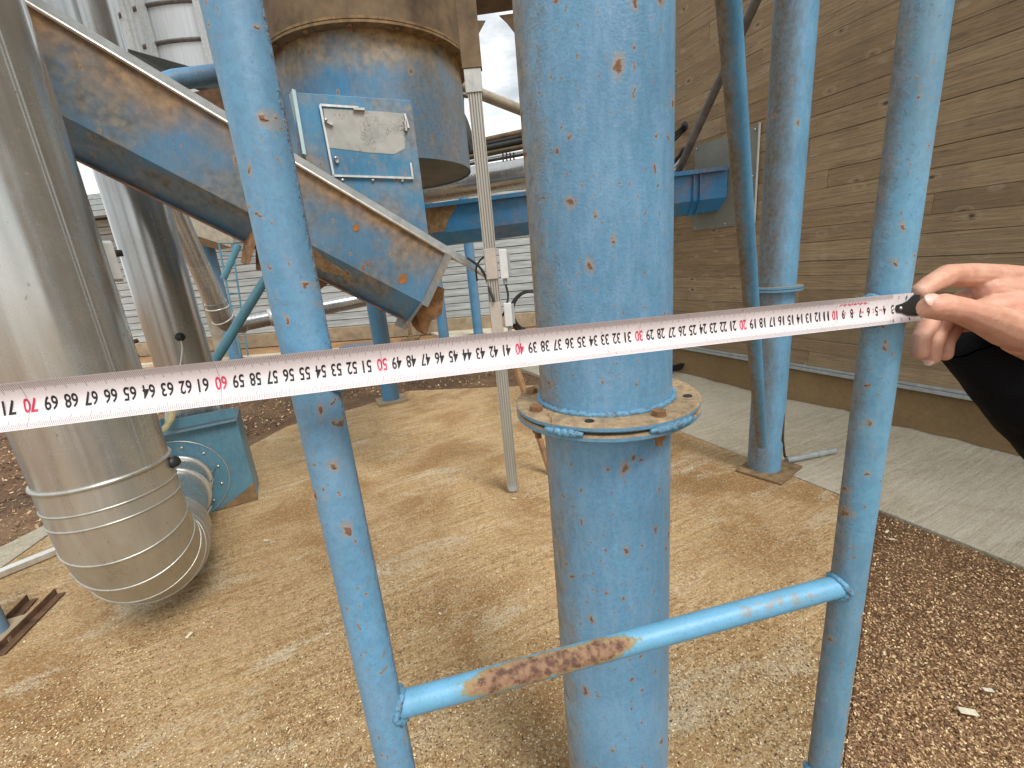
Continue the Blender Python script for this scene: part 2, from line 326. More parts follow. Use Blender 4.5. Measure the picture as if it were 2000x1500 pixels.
def wallmat():
    t = NT('board_marked_concrete'); tone = t.n('Attribute', out=2, attribute_name='tone')
    Po = t.tc.outputs['Object']; off = t.n('CombineXYZ', {0: t.math('MULTIPLY', tone, 37.), 1: 0., 2: t.math('MULTIPLY', tone, 11.)})
    Q = t.n('VectorMath', {0: Po, 1: off}, operation='ADD')
    grain = t.noise(t.mapv(Q, (.45, 1, 14)), 6, 6, .7, .6); g2 = t.noise(t.mapv(Q, (.8, 1, 22)), 20, 4, .7, .3)
    c = t.ramp(tone, [(0, (.28, .187, .095)), (.5, (.35, .245, .132)), (1, (.43, .312, .178))])
    c = t.mix(t.mr(grain, .42, .60, 0, .6), c, (.14, .10, .062)); c = t.mix(t.mr(g2, .48, .66, 0, .5), c, (.38, .32, .235)); c = t.mix(t.mr(t.noise(Q, 1.2, 4, .6), .45, .7, 0, .35), c, (.15, .11, .065))
    kv = t.n('TexVoronoi', {'Vector': t.mapv(Q, (1.5, 1, 2.6)), 'Scale': 3.0}, 0); kn = t.mr(t.math('ADD', kv, t.math('MULTIPLY', t.noise(Q, 30, 3), .07)), .085, .125, 1, 0)
    rg_ = t.mr(t.math('ABSOLUTE', t.math('SUBTRACT', kv, .19)), .0, .07, .45, 0); c = t.mix(rg_, c, (.42, .35, .25))
    c = t.mix(t.math('MULTIPLY', kn, .85), c, (.05, .034, .022)); c = t.mix(t.mr(t.noise(t.mapv(Q, (.6, 1, 7)), 9, 6, .75, 1.), .56, .66, 0, .7), c, (.10, .07, .042)); c = t.mix(t.mr(t.noise(t.mapv(Q, (2, 1, 2)), 14, 6, .8), .62, .7, 0, .6), c, (.08, .055, .035))
    st = t.noise(t.mapv(Po, (3, 1, .5)), 1.6, 5, .6); c = t.mix(t.mr(st, .5, .72, 0, .4), c, (.17, .13, .085))
    b = t.bump(grain, .01, .6); b = t.bump(g2, .003, .5, b); b = t.bump(kn, .01, .6, b)
    return t.fin(Base_Color=c, Roughness=.9, Normal=b)
m_wall = wallmat()
def slatmat():
    t = NT('painted_metal_slats'); P = t.pos(); c = t.mix(t.mr(t.noise(t.mapv(P, (.5, .5, 6)), 3, 5), .35, .65), (.30, .32, .31), (.50, .53, .53))
    return t.fin(Base_Color=c, Roughness=.5, Metallic=.1)
m_slat = slatmat()
# ================================================================ SETTING: ground
def sheet(name, pts, z, mat, th=0.):
    mb = MB(); p = [(float(a), float(b), z) for a, b in pts]
    if th: mb.prism([(a, b, z - th) for a, b, _ in p], (0, 0, th))
    else: mb.add(p, [tuple(range(len(p)))])
    return mb.build(name, mat, kind='structure')
sheet('ground', [(-150, -150), (150, -150), (150, 150), (-150, 150)], -.06, m_dirt)
def W2(n, a): return (WN * n + WU * a)                   # wall coordinates -> xy
sheet('pavement', [W2(2.393, -14), W2(3.81, -14), W2(3.81, 9), W2(2.393, 9)], 0.0, m_pave, .2)
e1 = G(1716, 995)[:2]; e2 = G(1645, 1500)[:2]; e3 = e1 + (e2 - e1) * 4
SLAB = [G(0, 1111)[:2], G(95, 1045)[:2], G(485, 872)[:2], G(560, 832)[:2], G(700, 795)[:2], G(800, 763)[:2], G(1045, 752)[:2]]
a_ = W2(2.388, -3.95)
slab = SLAB + [np.array(a_), np.array(W2(2.388, WU @ e1)), e3, np.array([-1.5, -4]), np.array([-2.6, -4])]
sheet('concrete_slab', slab, -.003, m_slab, .2)
chips_poly = [W2(2.388, WU @ e1), W2(2.388, 9), (e3[0] + .5, -6), (e3[0], e3[1])]
sheet('woodchip_ground', chips_poly, -.012, m_mulch, .04)
mul = [G(490, 871)[:2] + (-.02, .0), (-2.32, 4.16), (-1.72, 4.62), (-1.3, 5.08), (.2, 4.86), W2(2.385, -4.05), W2(2.385, -5.3), (-1.0, 6.3), (-3.6, 6.6), (-6.2, 5.2), (-7.5, 1.0), (-4.2, .9), (-2.9, 2.35)]
sheet('debris_ground', mul, -.035, m_mulch)
gs = [G(0, 1106)[:2] + (-.02, 0), G(93, 1040)[:2] + (-.02, 0), (-2.6, 3.2), (-2.8, 3.35), G(95, 1022)[:2] + (-.05, .03), G(0, 1062)[:2], (-5, .6), (-4.4, .1)]
sheet('side_pavement', gs, -.02, m_pave, .1)
# sawdust drift at the foot of the wall
mb = MB(); N_ = 120; prof = [(0.0, .0), (.05, .10), (.16, .235)]
vs_ = []
for i in range(N_):
    a = -7 + 14 * i / (N_ - 1); wv = mnoise.noise(Vector((a * 1.3, 0, 0))) * .05 + .04 * mnoise.noise(Vector((a * 6, 3, 0)))
    for off, h in ((.17 + wv * 1.6, .003), (.09 + wv, .02), (.035, .10), (0.0, .225)):
        x_, y_ = W2(WALL - off, a); vs_.append((x_, y_, h))
mb.add(vs_, [(i * 4 + j, i * 4 + j + 1, i * 4 + j + 5, i * 4 + j + 4) for i in range(N_ - 1) for j in range(3)], 0, True)
mb.build('sawdust_drift', m_dust, kind='structure')
# far strip along the slatted building
FA, FB = np.array([-11.2, 11.15]), np.array([2.4, 9.7]); FD = (FB - FA) / np.linalg.norm(FB - FA); FN = np.array([FD[1], -FD[0]])
sheet('kerb', [FA + FN * 1.55, FB + FN * 1.4, FB + FN * 1.6, FA + FN * 1.8], .0, m_pave, .12)
# ================================================================ board-formed concrete wall
wall = empty('concrete_wall', (*W2(WALL, 0), 0), 'brown weathered concrete wall marked with horizontal board joints, standing on the right', 'wall')
wall.rotation_euler.z = math.atan2(WU[1], WU[0]); bpy.context.view_layer.update()
mb = MB(); z = .262; A0, A1 = -4.7, 7.5
while z < 5.6:
    h = random.choice([.115, .13, .14, .105, .15]); a = A0 - random.random() * 2
    while a < A1:
        L = random.uniform(1.1, 3.4); a0, a1 = max(a, A0), min(a + L, A1)
        if a1 > a0 + .02:
            dpt = random.uniform(0, .006); g = random.choice([.0006, .0010, .0016, .0028])
            x0, x1, z0, z1 = a0 + .001, a1 - .001, z + g, z + h - g; tl = random.uniform(-.0025, .0025)
            mb.add([(x0, -dpt, z0), (x1, -dpt - tl, z0), (x1, -dpt, z1), (x0, -dpt + tl, z1), (x0, .02, z0), (x1, .02, z0), (x1, .02, z1), (x0, .02, z1)],
                   [(0, 1, 2, 3), (0, 4, 5, 1), (3, 2, 6, 7), (0, 3, 7, 4), (1, 5, 6, 2)], 0, False, random.random())
        a += L
    z += h
mb.box((((A0 + A1) / 2), .16, 2.93), (A1 - A0, .30, 5.34), tone=.0)
def child(mbx, name, mats, par, bevel=0, label=None):       # mesh already in the parent's local space
    me_par = par; o = mbx.build(name, mats, None, origin=(0, 0, 0), bevel=bevel, label=label); o.parent = me_par; o.location = (0, 0, 0); return o
child(mb, 'board_surface', m_wall, wall)
mb = MB(); mb.box(((A0 + A1) / 2, .13, .125), (A1 - A0 - .01, .26, .25)); child(mb, 'plinth', m_plinth, wall)
mb = MB(); mb.bar((A0, -.012, .243), (A1, -.012, .243), .03, .024, mi=0); mb.bar((A0, -.004, .268), (A1, -.004, .268), .012, .02); child(mb, 'drip_rail', m_greyl, wall, .002)
# wall side: local y negative must face the yard
# ================================================================ MAIN STEEL COLUMN
MC = np.array([.1625, .7462]); RC = .1128
def wob_tube(mb, c, r, z0, z1, seg=96, nz_=60, amp=.0006):
    prof = [(r, z0 + (z1 - z0) * i / nz_) for i in range(nz_ + 1)]
    mb.lathe((c[0], c[1], 0), prof, seg)
t = empty('steel_column', (*MC, 0), 'thick sky-blue steel column with a bolted flange joint, rust-flecked, directly behind the tape', 'column')
ZF = 1.107
mb = MB(); wob_tube(mb, MC, RC, ZF + .004, 4.2); mb.build('upper_pipe', m_col, t)
mb = MB(); wob_tube(mb, MC, RC * .985, 0, ZF - .022); mb.build('lower_pipe', m_col, t)
RFl = .1585
def flange(z0, z1, warp=0.):
    mb = MB(); seg = 96; pr = [(RC * .9, z0), (RFl - .003, z0), (RFl, z0 + .003), (RFl, z1 - .003), (RFl - .003, z1), (RC * .9, z1)]
    mb.lathe((MC[0], MC[1], 0), pr, seg, smooth=False)
    mb.v = [(x, y, zz + .0016 * mnoise.noise(Vector((x * 9, y * 9, z0 * 50)))) for x, y, zz in mb.v]; return mb
flange(ZF - .007, ZF + .004).build('flange', m_flange, t); flange(ZF - .022, ZF - .0105).build('flange', m_flange, t)
mb = MB()
pts = []
for k in range(181):
    an = 2 * math.pi * k / 180; rr = RC + .002 + .0015 * mnoise.noise(Vector((math.cos(an) * 9, math.sin(an) * 9, 0)))
    pts.append((MC[0] + rr * math.cos(an), MC[1] + rr * math.sin(an), ZF + .006 + .002 * mnoise.noise(Vector((math.cos(an) * 20, math.sin(an) * 20, 5)))))
mb.tube(pts, [.0052 + .0018 * mnoise.noise(Vector((p[0] * 90, p[1] * 90, 1))) for p in pts], 10, False); mb.build('weld_bead', m_weld, t)
def fang(px, py):
    g = G(px, py, ZF + .004)[:2] - MC; return math.atan2(g[1], g[0])
A_b = fang(1275, 806)
# lumps of weld on the flange rim
for (pa, pb) in (((1050, 828), (1128, 848)), ((1300, 845), (1362, 800))):
    a0, a1 = fang(*pa), fang(*pb); mb = MB(); pp = []
    for k in range(25):
        an = a0 + (a1 - a0) * k / 24; rr = RFl - .001; pp.append((MC[0] + rr * math.cos(an), MC[1] + rr * math.sin(an), ZF - .0095 + .003 * mnoise.noise(Vector((k * .5, 7, 0)))))
    mb.tube(pp, [.0035 + .004 * max(0, math.sin(math.pi * k / 24)) ** .5 * (.7 + .6 * mnoise.noise(Vector((k * .8, 2, pa[0])))) for k in range(25)], 10, True)
    mb.build('rim_weld', m_weld, t)
def hexa(mb, c, r, z0, z1, rot=0.):
    p = [(c[0] + r * math.cos(rot + k * math.pi / 3), c[1] + r * math.sin(rot + k * math.pi / 3), z0) for k in range(6)]
    mb.prism(p, (0, 0, z1 - z0))
for k in range(8):
    an = A_b + k * math.pi / 4; c = MC + .137 * np.array([math.cos(an), math.sin(an)])
    if k in (0, 2, 4, 5, 6):
        mb = MB(); hexa(mb, c, .0105, ZF + .0045, ZF + .0125, k); mb.lathe((c[0], c[1], 0), [(.0001, ZF + .0050), (.0115, ZF + .0050), (.0115, ZF + .0044)], 20)
        mb.tube([(*c, ZF - .045), (*c, ZF)], .0055, 12); hexa(mb, c, .0105, ZF - .034, ZF - .0225, k * 2)
        mb.build('bolt', m_rust, t, bevel=.001)
    else:
        mb = MB(); mb.lathe((c[0], c[1], 0), [(.0001, ZF + .0048), (.0062, ZF + .0048), (.0066, ZF + .0058), (.0078, ZF + .0045)], 20); mb.build('bolt_hole', m_black, t)
mb = MB(); mb.box((*MC, .008), (.24, .24, .016)); mb.build('base_plate', m_rustd, t, bevel=.002)
# ================================================================ LADDER
LA, RA = pol(-.430, .366), pol(.7155, .580); RL = .0178
t = empty('ladder', (LA + RA) / 2, 'blue tubular steel ladder upright in the foreground with a rusty patch on its rung', 'ladder')
for q in (LA, RA):
    mb = MB(); nn = 90; mb.tube([(q[0] + .0005 * mnoise.noise(Vector((i * .3, q[0], 0))), q[1], -.01 + 3.4 * i / nn) for i in range(nn + 1)], [RL * (1 + .012 * mnoise.noise(Vector((i * .9, 4, q[1])))) for i in range(nn + 1)], 48); mb.build('rail', m_railL if q is LA else m_railR, t)
ld = (RA - LA) / np.linalg.norm(RA - LA); Rr = .0124
for zz in (-.005, .312, .628, .944, 1.2725):
    a = LA + ld * (RL - .004); b = RA - ld * (RL - .004); mb = MB(); mb.tube([(*(a + (b - a) * i / 40)[:2], zz + (.0085 * (1 - i / 40) if zz > 1.2 else 0)) for i in range(41)], Rr, 36)
    rg = mb.build('rung', m_rung, t)
    for q, sgn in ((LA, 1), (RA, -1)):
        mb = MB(); pp = []
        for k in range(41):
            an = 2 * math.pi * k / 40; lx = ld * sgn; up = np.array([0, 0, 1.]); sd_ = np.cross(lx, up)
            rr = Rr + .0012 + .002 * mnoise.noise(Vector((k * .6, zz * 7, sgn)))
            lift = math.sqrt(max(1e-6, (RL + .001) ** 2 - (rr * math.cos(an)) ** 2))
            pp.append(q + lx * lift + sd_ * rr * math.cos(an) + np.array([0, 0, zz + (.0085 if zz > 1.2 and sgn > 0 else 0) + rr * math.sin(an)]))
        mb.tube(pp, [.0034 + .0016 * mnoise.noise(Vector((k * .7, zz * 3, sgn * 4))) for k in range(41)], 8, False); mb.build('weld_bead', m_weld, t)
# ================================================================ FAR RIGHT COLUMN, BRACES
C2 = pol(.5500, 2.86)
t = empty('steel_column', (*C2[:2], 0), 'plain blue steel column with small flange, brown dust down its left side, in front of the board wall', 'column')
R2 = .0935; zf2 = PD(1520, 563, 2.86)[2]
mb = MB(); mb.tube([(*C2[:2], zf2 + .008), (*C2[:2], 4.6)], R2, 64); mb.build('upper_pipe', m_col2, t)
mb = MB(); mb.tube([(*C2[:2], .01), (*C2[:2], zf2 - .008)], R2 * .97, 64); mb.build('lower_pipe', m_col2, t)
mb = MB(); mb.lathe((*C2[:2], 0), [(R2 * .8, zf2 - .012), (R2 + .032, zf2 - .012), (R2 + .032, zf2 + .0), (R2 * .8, zf2)], 48, smooth=False); mb.lathe((*C2[:2], 0), [(R2 * .8, zf2 + .003), (R2 + .032, zf2 + .003), (R2 + .032, zf2 + .014), (R2 * .8, zf2 + .014)], 48, smooth=False)
mb.build('flange', m_flange, t)
mb = MB(); mb.box((C2[0] + .02, C2[1] - .02, .006), (.30, .26, .012), ((.8, .6, 0), (-.6, .8, 0), (0, 0, 1))); mb.build('base_plate', m_dusty, t, bevel=.002)
bt = PZ(1421, -20, 1.00); bb = PZ(1488, 868, 2.36)
mb = MB(); n_ = 40; mb.tube([bb + (bt - bb) * i / n_ + (0 if i < 2 else 0) for i in range(n_ + 1)], .0275, 32)
m_brace = bluepaint('brace_blue', base=(.09, .285, .48), dust_dir=(-.9, -.2, .4), dust=.95, dcol=(.18, .135, .08), rust=.12, dsoft=(-.05, .6), peel=.5, speck=.3, band=((0, 0, 2.02), (0, 0, 1), -.03, .06, (.20, .165, .115)))
mb.build('diagonal_brace', m_brace, label='slim blue tube leaning from the foot of the far right column up towards the camera', cat='brace')
ba, bb2 = PW(1312, 362, .22), PW(1482, -10, .55)
mb = MB(); mb.tube([ba, bb2], .034, 28); mb.build('diagonal_brace', m_grey, label='dark grey diagonal tube running up in front of the grey-green wall plates', cat='brace')
# conduit lying by the column, wire
mb = MB(); g0, g1 = G(1536, 905), G(1630, 886); mb.tube([g0 + (0, 0, .02), g1 + (0, 0, .02)], .018, 16); mb.tube([g0 + (g1 - g0) * .62 + (0, 0, .02), g0 + (g1 - g0) * .72 + (0, 0, .02)], .021, 16)
mb.build('conduit_pipe', m_greyl, label='short grey plastic conduit lying on the slab beside the far column foot', cat='pipe')
mb = MB(); pw = [PD(1536, 690, 2.86), PD(1531, 780, 2.84), PD(1529, 860, 2.82), G(1532, 900) + (0, 0, .03), G(1545, 903) + (0, 0, .02)]; mb.tube(pw, .007, 10)
mb.build('cable', m_rustd, label='thin brown cable dropping along the far column to the grey conduit', cat='cable')
# ================================================================ WALL PLATES, TROUGH THROUGH WALL
def wallpoly(pts, off, th, mat, name, par, bevel=0):
    mb = MB(); mb.prism([PW(x, y, off) for x, y in pts], (*(WN * th), 0)); return mb.build(name, mat, par, bevel=bevel)
c_ = PW(1420, 350)
t = empty('wall_plate', c_, 'grey-green sheet metal closing plates screwed to the board wall round the blue trough', 'cover plate')
def wrect(a0, a1, z0, z1, off, th, mat, name):
    mb = MB(); p = W2(WALL - off, a0); q = W2(WALL - off, a1); mb.prism([(*p, z0), (*q, z0), (*q, z1), (*p, z1)], (*(WN * th), 0)); return mb.build(name, mat, t, bevel=.001)
wrect(-3.6, -2.90, 1.86, 2.30, .010, .004, m_plate, 'upper_plate'); wrect(-3.62, -2.88, 1.50, 1.865, .015, .004, m_plate, 'lower_plate')
mb = MB()
for a in (-3.57, -3.2, -2.93):
    for z_ in (1.53, 1.84, 1.90, 2.27):
        p = W2(WALL - .018, a); mb = MB(); mb.lathe((*p, z_), [(.0001, .006), (.009, .004), (.010, 0)], 10, axis=(-WN[0], -WN[1], 0)); mb.build('screw', m_steel, t)
mb = MB(); p = W2(WALL - .02, -2.885); mb.bar((*p, 1.5), (*p, 2.31), .012, .012); mb.build('edge_trim', m_white, t)
# long horizontal blue trough
ta = PW(1425, 324); ta = np.array([*W2(WALL - .02, -3.19), 2.03]); 
tl = PZ(826, 402, 4.15); tdir = ta - np.array([tl[0], tl[1], 2.03]); tdir[2] = 0; Lt = np.linalg.norm(tdir); tdir /= Lt; tside = np.array([tdir[1], -tdir[0], 0])
t = empty('conveyor_trough', tl, 'long deep-blue horizontal trough that runs behind the big column and into the board wall', 'conveyor trough')
zt = 2.03; hs_ = .26; bv = .11; wd = .36
def tpt(s_, w_, z_): return np.array([tl[0], tl[1], 0]) + tdir * s_ + tside * w_ + np.array([0, 0, z_])
def ztop(s_): return tl[2] + (zt - tl[2]) * s_ / Lt
mb = MB()
def sec(s_): z_ = ztop(s_); return [tpt(s_, 0, z_), tpt(s_, 0, z_ - hs_), tpt(s_, -.09, z_ - hs_ - bv), tpt(s_, -wd + .09, z_ - hs_ - bv), tpt(s_, -wd, z_ - hs_), tpt(s_, -wd, z_)]
s0, s1 = sec(0), sec(Lt); mb.add(s0 + s1, [(i, (i + 1) % 6, 6 + (i + 1) % 6, 6 + i) for i in range(6)] + [(0, 1, 2, 3, 4, 5), (11, 10, 9, 8, 7, 6)]); mb.build('channel', m_trough2, t, bevel=.002)
mb = MB(); mb.bar(tpt(0, .022, ztop(0) + .002), tpt(Lt - .02, .022, ztop(Lt) + .002), .045, .008); mb.bar(tpt(0, .047, ztop(0) - .014), tpt(Lt - .02, .047, ztop(Lt) - .014), .006, .035); mb.build('top_flange', m_trough2, t)
for s_ in (Lt - .30,):
    mb = MB(); z_ = ztop(s_)
    for ds in (-.03, .03): mb.prism([tpt(s_ + ds, .002, z_ - .04), tpt(s_ + ds, .04, z_ - .04), tpt(s_ + ds, .04, z_ - hs_), tpt(s_ + ds, -.06, z_ - hs_ - bv - .03), tpt(s_ + ds, -.09, z_ - hs_ - bv)], tdir * .01)
    mb.build('joint_flange', m_trough2, t)
mb = MB(); mb.prism([tpt(.02, .004, ztop(0) - .01), tpt(.34, .004, ztop(.3) - .01), tpt(.22, .004, ztop(.3) - .16), tpt(.18, .004, ztop(.3) - .25), tpt(.02, .004, ztop(0) - .255)], tside * -.003); mb.build('rusty_patch', m_dusty, t)
# cables through the wall
def cable(pts, r, mat, name, label, cat='cable', group=None, n=40, parent=None):
    P_ = [np.array(p, float) for p in pts]; out_ = []
    for i in range(len(P_) - 1):
        p0 = P_[max(i - 1, 0)]; p1 = P_[i]; p2 = P_[i + 1]; p3 = P_[min(i + 2, len(P_) - 1)]
        for k in range(8):
            u = k / 8; out_.append(.5 * ((2 * p1) + (-p0 + p2) * u + (2 * p0 - 5 * p1 + 4 * p2 - p3) * u * u + (-p0 + 3 * p1 - 3 * p2 + p3) * u ** 3))
    out_.append(P_[-1]); mb = MB(); mb.tube(out_, r, 10); return mb.build(name, mat, parent, label=label, cat=cat, group=group)
ce = empty('cable_bundle', PW(1335, 245), 'bundle of black and white cables entering a hole in the board wall', 'cables')
for i, (dy, m_) in enumerate(((0, m_black), (6, m_black), (12, m_black), (52, m_black), (58, m_white), (66, m_white), (48, m_black), (74, m_black))):
    cable([PW(1336 - (i % 3), 243 + dy, -.03), PW(1330, 250 + dy, .06), PW(1316, 262 + dy * 1.1, .2), PW(1290, 282 + dy * 1.1, .35), PW(1255, 290 + dy, .5)], .011, m_, 'cable', None, None, parent=ce)
for q in (PW(1336, 248, .004), PW(1334, 298, .004)):
    mb = MB(); mb.lathe(q, [(.0001, .001), (.045, .001), (.05, 0)], 20, axis=(-WN[0], -WN[1], 0)); mb.build('wall_hole', m_black, ce)
# black bar + clip lying at the wall foot
mb = MB(); q0, q1 = G(1290, 735) + (0, 0, .05), G(1362, 714) + (0, 0, .05); mb.bar(q0, q1, .05, .06); mb.build('steel_bar', m_black, label='black steel bar lying on the pavement at the wall foot behind the column', cat='bar', bevel=.004)
# ================================================================ BIG DUCT WITH ELBOW
DC = np.array([-1.487, 1.483]); RD = .188; d_fan = np.array([-.513, .858]); ZE = .245; RB = .385
t = empty('ventilation_duct', (*DC, 0), 'large galvanised round duct on the left ending in a ribbed elbow near the slab', 'duct')
Ztop = ZE + RB
mb = MB(); mb.tube([(*DC, Ztop + .06 + i * .2) for i in range(20)], RD, 96, False); mb.build('pipe', m_duct, t)
# folded lock seam along the pipe
mb = MB(); an = math.atan2(*( (PD(150, 540, 2.0)[:2] - DC)[::-1])); 
sa = pol(-.717, 1)[:2]
def duct_hit(az):           # nearest point of the duct surface on that bearing
    u = np.array([math.sin(az), math.cos(az)]); b_ = DC @ u; disc = b_ * b_ - (DC @ DC - RD * RD); return u * (b_ - math.sqrt(max(disc, 0)))
_r = ray(160, 545); hit = duct_hit(math.atan2(_r[0], _r[1])); nrm = (hit - DC) / RD; tg = np.array([-nrm[1], nrm[0]])
mb.box((*(hit + nrm * .001), 2.6), (.012, .003, 3.8), ((*tg, 0), (*nrm, 0), (0, 0, 1))); mb.box((*(hit + nrm * .0035 + tg * .004), 2.6), (.003, .004, 3.8), ((*tg, 0), (*nrm, 0), (0, 0, 1)))
mb.build('seam', m_duct, t)
# gored elbow
cen = []; K = 6; extra = [(*DC, Ztop + .06), (*DC, Ztop)]
path = [np.array([*DC, Ztop + .14]), np.array([*DC, Ztop + .055])]
for k in range(K + 1):
    a = math.pi / 2 * k / K; path.append(np.array([DC[0] + d_fan[0] * RB * (1 - math.cos(a)), DC[1] + d_fan[1] * RB * (1 - math.cos(a)), ZE + RB * (1 - math.sin(a))]))
FX = np.array([-2.075, 2.47])                         # fan inlet centre on its face
end = np.array([DC[0] + d_fan[0] * (RB + .10), DC[1] + d_fan[1] * (RB + .10), ZE]); path.append(end)
def ring_dir(i):
    if i <= 2: return Vector((0, 0, 1))
    if i >= K + 2: return Vector((d_fan[0], d_fan[1], 0))
    a = math.pi / 2 * (i - 2) / K; return Vector((d_fan[0] * math.sin(a), d_fan[1] * math.sin(a), -math.cos(a)))
sidev = Vector((-d_fan[1], d_fan[0], 0)); seg = 80; mb = MB(); rings = []
for i, p in enumerate(path):
    dv = ring_dir(i); 
    if i <= 2: dv = Vector((0, 0, -1))
    upv = sidev.cross(dv).normalized(); rings.append([V(p) + (sidev * math.cos(2 * math.pi * k / seg) + upv * math.sin(2 * math.pi * k / seg)) * (RD + .002) for k in range(seg)])
for i in range(len(rings) - 1):
    mb.add(rings[i] + rings[i + 1], [(k, (k + 1) % seg, seg + (k + 1) % seg, seg + k) for k in range(seg)], 0, True)
el = mb.build('elbow', m_elbow, t)
for i in range(0, len(rings) - 1):
    mb = MB(); rr = .0075 if i == 0 else .0038; mb.tube(rings[i] + [rings[i][0]], rr, 8, False); mb.build('bead', m_elbow, el)
for i, a in ((1, 4.35), (3, 4.2), (4, 4.5), (5, 4.25), (2, 4.55)):      # short lock seams on the gores
    k = int(a / (2 * math.pi) * seg) % seg
    for dk in (0,):
        mb = MB(); A_, B_ = rings[i][(k + dk) % seg], rings[i + 1][(k + dk) % seg]; mb.bar(A_ + (A_ - V(path[i])).normalized() * .002, B_ + (B_ - V(path[i + 1])).normalized() * .002, .006, .004, up=tuple((A_ - V(path[i])).normalized())); mb.build('lock_seam', m_rustd, el)
# horizontal connecting piece to the fan
dd = (np.array([FX[0], FX[1]]) - end[:2]); Ld = np.linalg.norm(dd); dd /= Ld
mb = MB(); mb.tube([end, (*(FX - dd * .01), ZE)], RD - .025, 64, False); mb.build('connector', m_duct, t)
for s_ in (.03, .42, Ld - .03):
    mb = MB(); q = end[:2] + dd * s_; mb.lathe((*q, ZE), [(RD - .027, -.014), (RD - .012, -.014), (RD - .008, 0), (RD - .012, .014), (RD - .027, .014)], 64, axis=(*dd, 0)); cl_ = mb.build('clamp_ring', m_galv, t)
    mb = MB(); s2 = np.array([dd[1], -dd[0]]); q2 = q + s2 * (RD - .005); mb.tube([(*(q2 - dd * .03), ZE + .03), (*(q2 + s2 * .02), ZE + .05), (*(q2 + dd * .03), ZE + .03)], .004, 8); mb.build('latch', m_steel, cl_)
# loose lid/branch seen at the ring
mb = MB(); mb.lathe(PD(333, 905, 2.05), [(.0001, .03), (.02, .03), (.022, 0), (.0001, 0)], 16, axis=(.8, -.2, .3)); mb.build('test_port', m_black, t)
# ================================================================ FAN
fu = np.array([.885, .466, 0]); fn = np.array([.466, -.885, 0]); c0 = np.array([-1.735, 2.640, 0]); FH = .56; FW = .72; FDp = .34
t = empty('fan_housing', c0 - fu * FW / 2, 'blue painted box-shaped fan housing on the slab behind the duct elbow', 'fan')
mb = MB(); cc = c0 - fu * FW / 2 - fn * FDp / 2 + np.array([0, 0, FH / 2]); mb.box(cc, (FW, FDp, FH), (fu, fn, (0, 0, 1))); mb.build('casing', m_fan, t, bevel=.006)
mb = MB()
for s_ in (0,):
    mb.bar(c0 + np.array([0, 0, FH + .004]) + fn * .012, c0 - fu * FW + np.array([0, 0, FH + .004]) + fn * .012, .06, .008)
    mb.bar(c0 + np.array([0, 0, FH + .05]) + fn * .012, c0 - fu * FW + np.array([0, 0, FH + .05]) + fn * .012, .008, .06)
mb.bar(c0 - fu * .36 + np.array([0, 0, FH + .035]) + fn * .02, c0 - fu * .36 + np.array([0, 0, FH + .1]) + fn * .02, .03, .01); mb.build('top_angle', m_fan, t, bevel=.001)
pc = np.array([FX[0], FX[1], ZE]); off = (pc - c0) @ fn; pc = pc - fn * off
mb = MB(); mb.lathe(pc, [(.0001, .004), (.262, .004), (.265, 0)], 72, axis=fn, smooth=False); mb.build('inlet_plate', m_fan, t)
mb = MB(); mb.tube([pc + fn * .005 + (fu * math.cos(a) + np.array([0, 0, 1]) * math.sin(a)) * .265 for a in np.linspace(0, 2 * math.pi, 61)], .003, 6, False); mb.build('plate_rim', m_galv, t)
for k in range(12):
    a = k * math.pi / 6 + .2; mb = MB(); mb.lathe(pc + (fu * math.cos(a) + np.array([0, 0, 1]) * math.sin(a)) * .225, [(.0001, .012), (.007, .011), (.009, .004), (.0095, .003)], 10, axis=fn); mb.build('bolt', m_steel, t)
mb = MB(); mb.prism([c0 - fu * .24 + fn * .002 + (0, 0, .001), c0 + fn * .002 + (0, 0, .001), c0 + fn * .002 + (0, 0, .13), c0 - fu * .05 + fn * .002 + (0, 0, .09), c0 - fu * .12 + fn * .002 + (0, 0, .05)], fn * .003); mb.build('dirt_crust', m_dusty, t)
# vertical duct on the fan
D2 = pol(-.6375, 3.42)[:2]; R2d = .150
t = empty('ventilation_duct', (*D2, FH), 'smooth shiny galvanised vertical duct standing on the blue fan housing', 'duct')
mb = MB(); mb.tube([(*D2, FH + .30 + .25 * i) for i in range(26)], R2d, 72, False); mb.build('pipe', m_duct2, t)
mb = MB(); sg = 72; low = []; a0 = fu[:2]; b0 = fn[:2]
for k in range(sg):
    an = 2 * math.pi * k / sg; v = np.array([math.cos(an), math.sin(an)]); x_, y_ = v @ a0, v @ b0; s_ = .16 / max(abs(x_), abs(y_)); low.append((*(D2 + a0 * x_ * s_ + b0 * y_ * s_), FH + .012))
hi_ = [(D2[0] + R2d * math.cos(2 * math.pi * k / sg), D2[1] + R2d * math.sin(2 * math.pi * k / sg), FH + .30) for k in range(sg)]
mb.add(low + hi_, [(k, (k + 1) % sg, sg + (k + 1) % sg, sg + k) for k in range(sg)], 0, False); mb.build('transition', m_duct2, t)
pb = PD(352, 658, 3.27); mb = MB(); mb.lathe(pb, [(.0001, .05), (.018, .05), (.018, .02), (.024, .02), (.026, 0)], 16, axis=(.5, -.85, 0)); pt = mb.build('test_port', m_black, t)
cable([PD(352, 662, 3.24), PD(356, 680, 3.24), PD(352, 712, 3.25), PD(342, 745, 3.25), PD(335, 790, 3.22), PD(330, 830, 3.22)], .004, m_white, 'cable', 'thin white cable hanging from the black port of the smooth duct')
